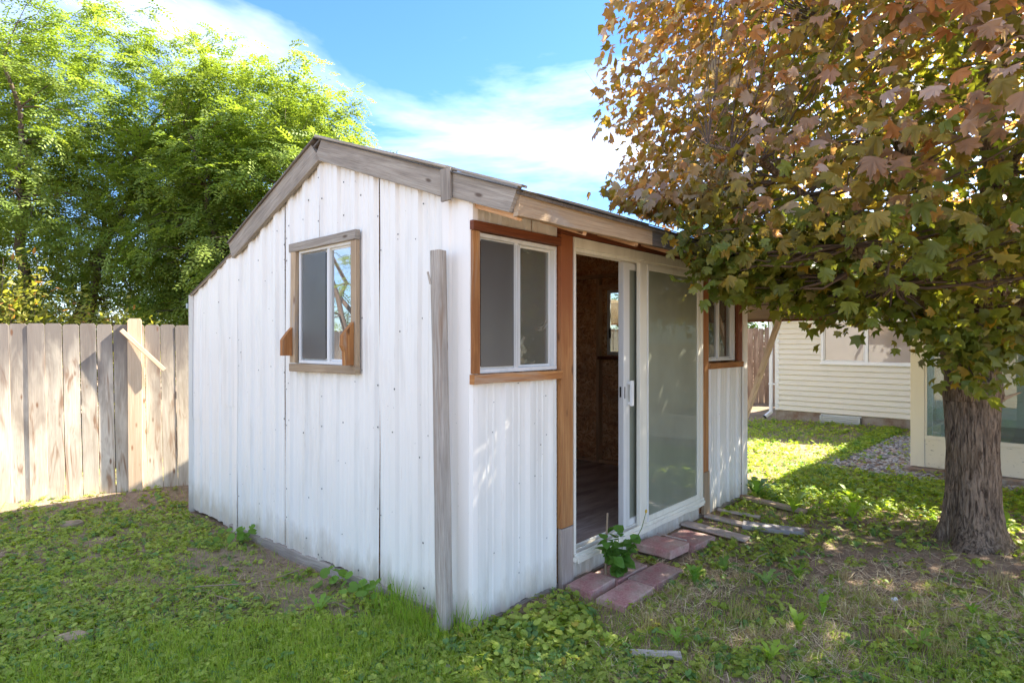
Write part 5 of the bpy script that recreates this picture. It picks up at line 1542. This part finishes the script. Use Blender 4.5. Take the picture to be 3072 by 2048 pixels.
def green_cover():
    g = np.random.default_rng(51)
    x, y = sample(38000, g)
    x2, y2 = g.uniform(1.8, 8.2, 15000), g.uniform(6.0, 13.2, 15000)
    x, y = np.concatenate([x, x2]), np.concatenate([y, y2])
    ok, a, b = free(x, y)
    d = cover_density(x, y)
    ok &= (g.random(len(x)) < d*np.where(grav(a, b), 0.05, 1.0))
    cx, cy = x[ok], y[ok]
    nc = len(cx)
    u, v = to_uv(cx, cy)
    corner = np.exp(-(((u-0.25)/0.6)**2 + ((v+0.30)/0.3)**2))
    lawnc = (cy > 5.5) & (cx > 1.5)
    R0 = g.uniform(0.018, 0.055, nc)*(1 + 0.6*sstep(4.5, 9, cy)) + 0.02*corner
    H0_ = g.uniform(0.012, 0.050, nc)*(1 + 1.0*corner + 0.4*lawnc)
    kindc = np.where(g.random(nc) < np.clip(0.38 + 0.8*corner + 1.2*(fbm(cx, cy, 2.0, 33)-0.5), 0.05, 0.95), 0, np.where(g.random(nc) < 0.72, 1, 2))
    q = g.random((nc, 1)); q2 = g.random((nc, 1))
    colc = np.array([0.27, 0.36, 0.05])*(1-q) + np.array([0.48, 0.54, 0.11])*q
    colc = np.where(q2 < 0.18, np.array([0.18, 0.31, 0.09]), colc)
    colc = np.where(lawnc[:, None], colc*np.array([1.05, 1.08, 0.7]), colc)
    nl = np.where(cy > 6, g.integers(4, 8, nc), g.integers(5, 12, nc))
    i = np.repeat(np.arange(nc), nl); n = len(i)
    r = np.sqrt(g.random(n)); az = g.uniform(0, 2*np.pi, n)
    ox, oy = np.cos(az)*r*R0[i], np.sin(az)*r*R0[i]
    x, y = cx[i]+ox, cy[i]+oy
    ok, _, _ = free(x, y)
    i, r, az, x, y = i[ok], r[ok], az[ok], x[ok], y[ok]; n = len(i)
    z = gz(x, y) + H0_[i]*(1.15 - r**2)*g.uniform(0.6, 1.1, n) + 0.004
    tilt = 0.25 + 0.55*r
    nr = np.stack([np.cos(az)*tilt + g.normal(0, 0.22, n), np.sin(az)*tilt + g.normal(0, 0.22, n), np.ones(n)], 1)
    z_ = nr/np.linalg.norm(nr, axis=1, keepdims=True)
    tp = np.stack([np.cos(az), np.sin(az), np.zeros(n)], 1) + g.normal(0, 0.35, (n, 3))
    y_ = tp - z_*np.sum(tp*z_, 1, keepdims=True); y_ /= np.linalg.norm(y_, axis=1, keepdims=True)
    Rm = np.stack([np.cross(y_, z_), y_, z_], 2)
    base = colc[i]*g.uniform(0.75, 1.2, (n, 1))
    yel = g.random(n) < 0.03; base[yel] = np.array([0.38, 0.33, 0.06])
    cor = corner[i]
    sz = g.uniform(0.009, 0.019, n)*(1 + 0.5*cor)*np.where((x > 0.8) & (y < 6), 1.2, 1.0)*(1 + 0.5*sstep(4.5, 8, y))
    P = np.stack([x, y, z], 1)
    k = kindc[i]
    L = [scatter(*round_leaf(), P[k == 0], Rm[k == 0], sz[k == 0], base[k == 0]),
         scatter(*tri_leaf(), P[k == 1], Rm[k == 1], sz[k == 1]*1.0, base[k == 1]),
         scatter(*lobed_leaf(), P[k == 2], Rm[k == 2], sz[k == 2]*3.2, base[k == 2])]
    V, T, Cc = merge(L)
    o = fast_mesh("clover_and_weeds", V, T, Cc, M['weed_leaf'])
    tag(o, "low clover and round-leaved weeds carpeting the soil", "weeds", kind="stuff")
    return len(T)
n1 = green_cover()

def blades(name, n, seed, dens, hrange, wrange, cols, label, cat, mat, lean=0.35, lie=False, area=None):
    g = np.random.default_rng(seed)
    x, y = sample(n, g) if area is None else (g.uniform(area[0], area[1], n), g.uniform(area[2], area[3], n))
    ok, a, b = free(x, y)
    ok &= (g.random(len(x)) < dens(x, y)) & ~grav(a, b)
    x, y = x[ok], y[ok]; n = len(x)
    tv = np.array([(-0.5, 0, 0), (0.5, 0, 0), (-0.40, 0.18, 0.55), (0.40, 0.18, 0.55), (0, 0.55, 1.0)], float)
    tt = np.array([(0, 1, 3), (0, 3, 2), (2, 3, 4)])
    hh = g.uniform(*hrange, n); ww = g.uniform(*wrange, n)*(1+0.5*sstep(4.5, 9, y))
    az = g.uniform(0, 6.28, n)
    nr = np.stack([g.normal(0, lean, n), g.normal(0, lean, n), np.full(n, 0.28 if lie else 1.0)], 1)
    R = frames(nr, az)
    P = np.stack([x, y, gz(x, y) - 0.004 + (g.uniform(0, 0.02, n) if lie else 0)], 1)
    q = g.random((n, 1)); col = np.array(cols[0])*(1-q) + np.array(cols[1])*q
    V, T, Cc = scatter(tv, tt, P, R, np.stack([ww, hh*lean*1.6 if not lie else hh*0.5, hh], 1), col)
    o = fast_mesh(name, V, T, Cc, mat); tag(o, label, cat, kind="stuff")
    return len(T)
def dens_grass(x, y):
    u, v = to_uv(x, y); f = fbm(x, y, 1.4, 71)
    d = 0.10 + 0.35*sstep(0.5, 0.62, f)
    d = np.where((y < 3.6) & (x < 0.1), np.maximum(d, sstep(3.75, 3.2, y-0.12*x)*0.95), d)
    d = np.where((u < 0) & (u > -0.28) & (v > 0) & (v < 0.75), 0.85, d)
    lawn = (y > 5.8) & (x > 1.8); d = np.where(lawn, 0.7, d)
    d = np.where((v > 3.3) | (u < -1.5), np.maximum(d, 0.25), d)
    d = d*(1-0.9*np.exp(-(((x-2.9)/0.9)**2 + ((y-4.45)/0.5)**2)))
    return d
def dens_straw(x, y):
    u, v = to_uv(x, y); f = fbm(x, y, 1.9, 81)
    d = 0.08 + 0.0*x
    d = np.where((x > 0.45) & (y < 4.6), (0.10 + 0.85*sstep(0.45, 0.60, f))*(1 - 0.8*np.exp(-(((x-3.0)/0.9)**2 + ((y-4.35)/0.5)**2))), d)
    d = np.maximum(d, np.exp(-(((u-1.4)/0.75)**2 + ((v+0.68)/0.16)**2)))
    d = np.where(u < 0, np.maximum(d, 0.6*sstep(0.48, 0.58, fbm(x, y, 1.3, 90))), d)
    d = np.maximum(d, 0.5*np.exp(-(((u+0.3)/0.3)**2 + ((v-3.9)/0.5)**2)))
    return d
n2 = blades("grass", 120000, 52, dens_grass, (0.03, 0.10), (0.0022, 0.0042), ((0.20, 0.32, 0.03), (0.36, 0.46, 0.06)), "short green lawn grass mixed into the clover", "grass", M['weed_leaf'])
n3 = blades("dry_grass", 120000, 53, dens_straw, (0.03, 0.09), (0.0015, 0.0030), ((0.30, 0.20, 0.10), (0.56, 0.43, 0.24)), "matted straw-coloured dead grass on the soil", "dry grass", M['straw'], lean=0.9, lie=True)
def dens_front(x, y):
    f = fbm(x, y, 1.6, 75)
    e = 3.50 - 0.10*np.abs(x+1.2) + 0.7*(f-0.5)
    return sstep(e+0.18, e-0.12, y)*sstep(0.15, -0.3, x)*sstep(-2.9, -2.1, x + 0.3*(f-0.5))*(0.35+0.9*sstep(0.42, 0.55, f))
n6 = blades("lawn_grass", 34000, 57, dens_front, (0.045, 0.115), (0.0025, 0.0042), ((0.24, 0.36, 0.035), (0.44, 0.52, 0.09)), "bright green lawn grass standing thick in the near left foreground", "grass", M['weed_leaf'], lean=0.28, area=(-3.2, 0.3, 2.5, 3.9))
def dens_tuft(x, y):
    u, v = to_uv(x, y)
    d = 0*x
    g = np.random.default_rng(99)
    for k in range(26):
        cx = g.uniform(0.7, 3.3); cy = g.uniform(2.75, 4.3); w = g.uniform(0.03, 0.08)
        d = np.maximum(d, np.exp(-(((x-cx)/w)**2 + ((y-cy)/w)**2)))
    return d
n7 = blades("dry_grass_mat", 62000, 58, lambda x, y: np.clip(dens_straw(x, y)*sstep(5.2, 4.2, y)*1.2, 0, 1), (0.03, 0.10), (0.0016, 0.0034), ((0.48, 0.34, 0.19), (0.84, 0.68, 0.42)), "thick mat of dead tan grass in the right foreground and along the paver step", "dry grass", M['straw'], lean=0.8, lie=True, area=(-0.2, 4.2, 2.55, 5.2))
n9 = blades("dry_grass_mat", 26000, 60, lambda x, y: np.clip(dens_straw(x, y)-0.08, 0, 1), (0.03, 0.08), (0.0016, 0.0034), ((0.34, 0.22, 0.12), (0.62, 0.46, 0.27)), "wisps of reddish dead grass on the bare patches of the left lawn", "dry grass", M['straw'], lean=0.8, lie=True, area=(-4.5, -0.2, 2.55, 6.0))
def dens_rgrass(x, y):
    f = fbm(x, y, 2.6, 44)
    return sstep(0.47, 0.60, f)*sstep(4.3, 3.5, y)*0.9
n8 = blades("lawn_grass", 16000, 59, dens_rgrass, (0.03, 0.085), (0.0022, 0.0040), ((0.20, 0.30, 0.04), (0.44, 0.48, 0.10)), "yellowish green lawn grass thinning out in the right foreground", "grass", M['weed_leaf'], lean=0.35, area=(0.3, 3.6, 2.55, 4.3))
n4 = blades("dry_tufts", 60000, 54, dens_tuft, (0.05, 0.13), (0.0015, 0.0028), ((0.30, 0.22, 0.08), (0.50, 0.42, 0.16)), "upright tufts of yellowing dry grass in the right foreground", "dry grass", M['straw'], lean=0.3, area=(0.5, 3.5, 2.6, 4.5))
bpy.data.objects["dry_tufts"].name = "dry_grass_clump"
# tall fresh blades at the foot of the gable wall
def dens_tall(x, y):
    u, v = to_uv(x, y)
    return np.where((u < -0.03) & (u > -0.24) & (v > 0.02) & (v < 0.80), 0.28, 0.0) + np.where((u < 0.02) & (u > -0.12) & (v > -0.12) & (v < 0.0), 0.5, 0.0)
n5 = blades("tall_grass", 7000, 55, dens_tall, (0.10, 0.24), (0.003, 0.006), ((0.16, 0.28, 0.02), (0.28, 0.40, 0.05)), "taller green grass blades at the foot of the leaning post", "grass", M['weed_leaf'], lean=0.22, area=(-0.9, 0.1, 3.1, 4.2))

# single weeds one can tell apart
def rosette(name, x, y, n, size, up, col, label, cat="weed", seed=0, tmpl=None, group=None):
    g = np.random.default_rng(seed+500)
    az = np.linspace(0, 2*np.pi, n, endpoint=False) + g.normal(0, 0.25, n)
    el = g.uniform(up*0.6, up*1.3, n)
    y_ = np.stack([np.cos(az)*np.cos(el), np.sin(az)*np.cos(el), np.sin(el)], 1)
    z_ = np.stack([-np.cos(az)*np.sin(el), -np.sin(az)*np.sin(el), np.cos(el)], 1)
    R = np.stack([np.cross(y_, z_), y_, z_], 2)
    s = g.uniform(0.65, 1.1, n)*size
    q = g.random((n, 1)); c = np.array(col)*(0.8+0.5*q)
    tv, tt = tmpl or lobed_leaf()
    V, T, Cc = scatter(tv, tt, np.zeros((n, 3)) + np.array([0, 0, 0.005]), R, np.stack([s*0.62, s, s], 1), c)
    o = fast_mesh(name, V, T, Cc, M['weed_leaf']); o.location = (x, y, float(gz(x, y)))
    tag(o, label, cat, group); return o
LG, YG = (0.22, 0.36, 0.05), (0.32, 0.44, 0.06)
WD = [
 (1.24, 4.12, 9, 0.17, 0.9, (0.18, 0.32, 0.05), "upright dandelion clump touching the front edge of the middle paver"),
 (1.52, 4.35, 8, 0.13, 0.6, (0.18, 0.31, 0.06), "low dandelion rosette right of the raised pavers"),
 (1.72, 4.10, 9, 0.14, 0.35, (0.24, 0.38, 0.10), "pale spreading dandelion rosette between pavers and bare soil"),
 (1.98, 4.20, 7, 0.12, 0.5, LG, "small dandelion rosette in front of the blue-gray board"),
 (1.62, 3.42, 8, 0.14, 0.8, YG, "bright yellow-green leafy weed in the middle of the dry grass"),
 (1.86, 3.62, 4, 0.14, 0.9, LG, "sparse two-leaved weed standing above the dry grass"),
 (1.33, 3.12, 9, 0.12, 0.6, YG, "yellow-green weed rosette low in the foreground"),
 (0.90, 3.30, 8, 0.12, 0.6, LG, "weed rosette in the foreground just right of the clover patch"),
 (2.20, 3.28, 8, 0.14, 0.4, LG, "spreading weed at the lower right, nearest the corner"),
 (2.75, 3.62, 5, 0.10, 0.9, LG, "small two-leaved seedling on the bare soil before the trunk"),
 (3.15, 5.60, 10, 0.24, 0.7, YG, "large lit dandelion clump left of the maple trunk"),
 (2.72, 5.85, 11, 0.24, 0.6, YG, "large lit dandelion clump nearest the far plank"),
 (3.45, 6.15, 10, 0.22, 0.6, YG, "lit dandelion clump beside the pebbles"),
 (2.62, 6.5, 10, 0.26, 0.5, (0.16, 0.28, 0.05), "gray-green dandelion clump beside the brace foot"),
 (4.15, 5.1, 9, 0.18, 0.8, LG, "broad-leaved weed clump right of the maple trunk"),
 (-1.18, 3.70, 7, 0.13, 0.5, LG, "pale dandelion rosette on the bare patch under the gable window"),
]
for k, (x, y, n, s, up, c, lab) in enumerate(WD):
    rosette("dandelion_plant", x, y, n, s, up, c, lab, "weed", k, None, "leafy weeds scattered over the yard")
RL = round_leaf()
for k, (u, v, nn, s, lab) in enumerate(((-0.10, 2.72, 16, 0.035, "bunch of round mallow leaves at the foot of the gable wall, farthest from post"),
                                        (-0.14, 1.25, 14, 0.034, "middle bunch of round mallow leaves, against the bare sill beam of the gable wall"),
                                        (-0.16, 0.82, 14, 0.034, "bunch of round mallow leaves nearest the leaning post"))):
    g = np.random.default_rng(600+k)
    x, y = from_uv(u, v)
    P = np.stack([g.normal(0, 0.09, nn), g.normal(0, 0.07, nn), g.uniform(0.03, 0.14, nn)], 1)
    R = frames(np.stack([g.normal(0, 0.4, nn)-0.2, g.normal(0, 0.4, nn)-0.4, np.ones(nn)], 1), g.uniform(0, 6.28, nn))
    q = g.random((nn, 1)); c = np.array([0.17, 0.30, 0.04])*(0.8+0.5*q)
    V, T, Cc = scatter(*RL, P, R, g.uniform(0.7, 1.2, nn)*s, c)
    st = []
    for p in P:
        st.append((np.array([[0, 0, 0], [0.003, 0, 0], p*np.array([1, 1, 0.95])]), np.array([[0, 1, 2]]), np.tile(np.array([0.12, 0.2, 0.04]), (3, 1))))
    V, T, Cc = merge([(V, T, Cc)] + st)
    o = fast_mesh("mallow_plant", V, T, Cc, M['weed_leaf']); o.location = (x, y, float(gz(x, y)))
    tag(o, lab, "weed", "mallow weeds along the foot of the gable wall")

# the tall weed on the step: stems with heart-shaped leaves and a yellow bud
def tall_weed():
    x, y = from_uv(1.20, -0.22)
    root = empty("tall_weed", (x, y, 0.03), 0, "tall leafy weed with broad leaves and a yellow bud growing through the red pavers", "weed")
    g = np.random.default_rng(77)
    m = MB(); P = []; D = []
    for k in range(9):
        a = g.uniform(0, 6.28); h = g.uniform(0.15, 0.32); r = g.uniform(0.05, 0.16)
        p = curve((0, 0, -0.02), (math.cos(a)*r, math.sin(a)*r, h), 0.1, 6, 0.02, k)
        m.tube(p, [0.004*(1-0.5*j/6) for j in range(7)], 5)
        for j in range(1, 7):
            for _ in range(2): P.append(np.array(p[j]) + g.normal(0, 0.015, 3)); D.append((math.cos(a+g.normal(0, 1.2)), math.sin(a+g.normal(0, 1.2)), g.normal(0, 0.35)))
    t = [(0.16, 0.02, 0.30), (0.19, 0.03, 0.40)]
    m.tube([(0, 0, 0), (0.09, 0.01, 0.17), t[0], t[1]], [0.004, 0.004, 0.003, 0.002], 5)
    ste = flat('weed_stem', (0.14, 0.19, 0.05), 0.6)
    m.build("stem", ste, root)
    hv = np.array([(0, 0, 0), (0.30, 0.02, 0.05), (0.55, 0.22, 0.10), (0.42, 0.62, 0.06), (0.0, 1.05, -0.12), (-0.42, 0.62, 0.06), (-0.55, 0.22, 0.10), (-0.30, 0.02, 0.05), (0, 0.45, -0.02)])
    ht = np.array([(8, i, i+1) for i in range(0, 7)] + [(8, 7, 0)])
    y_ = np.array(D); y_ /= np.linalg.norm(y_, axis=1, keepdims=True)
    zz = np.array([0, 0, 1.0]) + g.normal(0, 0.3, y_.shape); zz = zz - y_*np.sum(zz*y_, 1, keepdims=True); zz /= np.linalg.norm(zz, axis=1, keepdims=True)
    R = np.stack([np.cross(y_, zz), y_, zz], 2); P = np.array(P)
    me = None
    for i in range(len(P)):
        if me is None:
            t_o = fast_mesh("leaf", hv, ht, np.tile(np.array([0.13, 0.27, 0.045]), (len(hv), 1)), M['weed_leaf'], root); me = t_o.data; o = t_o
        else:
            o = bpy.data.objects.new("leaf", me); COL.objects.link(o); o.parent = root
        s = g.uniform(0.045, 0.085)
        o.matrix_local = Matrix([[*(R[i][r]*s), P[i][r]] for r in range(3)] + [[0, 0, 0, 1]])
    m = MB(); m.tube([(0.19, 0.03, 0.40), (0.192, 0.03, 0.412), (0.194, 0.03, 0.425)], [0.004, 0.009, 0.006], 8)
    m.build("bud", flat('yellow_bud', (0.6, 0.38, 0.03), 0.6), root)
tall_weed()

# fallen bits: dead leaves, chips
def litter():
    g = np.random.default_rng(91)
    x, y = sample(16000, g)
    ok, a, b = free(x, y); ok &= (x > -3.5) & (y < 8) & (g.random(len(x)) < 0.5)
    x, y = x[ok], y[ok]; n = len(x)
    tv = np.array([(0, 0, 0), (0.5, 0.1, 0.15), (0.6, 0.6, 0.05), (0.1, 0.9, 0.2), (-0.5, 0.5, 0.1)], float); tt = np.array([(0, 1, 2), (0, 2, 3), (0, 3, 4)])
    nr = np.stack([g.normal(0, 0.35, n), g.normal(0, 0.35, n), np.ones(n)], 1)
    q = g.random((n, 1)); col = np.array([0.10, 0.06, 0.035])*(1-q) + np.array([0.36, 0.25, 0.15])*q
    V, T, Cc = scatter(tv, tt, np.stack([x, y, gz(x, y)+0.004], 1), frames(nr, g.uniform(0, 6.28, n)), g.uniform(0.006, 0.030, n)*np.where(x > 1.2, 1.2, 0.9), col)
    tag(fast_mesh("leaf_litter", V, T, Cc, M['straw']), "scattered brown crumbs of dead leaf and bark on the soil", "litter", kind="stuff")
litter()

tot = sum(len(o.data.polygons) for o in SC.objects if o.type == 'MESH')
open("/tmp/polys.txt", "w").write(str((tot, NLEAF_TRIS, n1, n2, n3, n4, n5))) if False else None
print("POLYS", tot, "maple", NLEAF_TRIS, "cover", n1, n2, n3, n4, n5, n6, "objects", len(SC.objects))
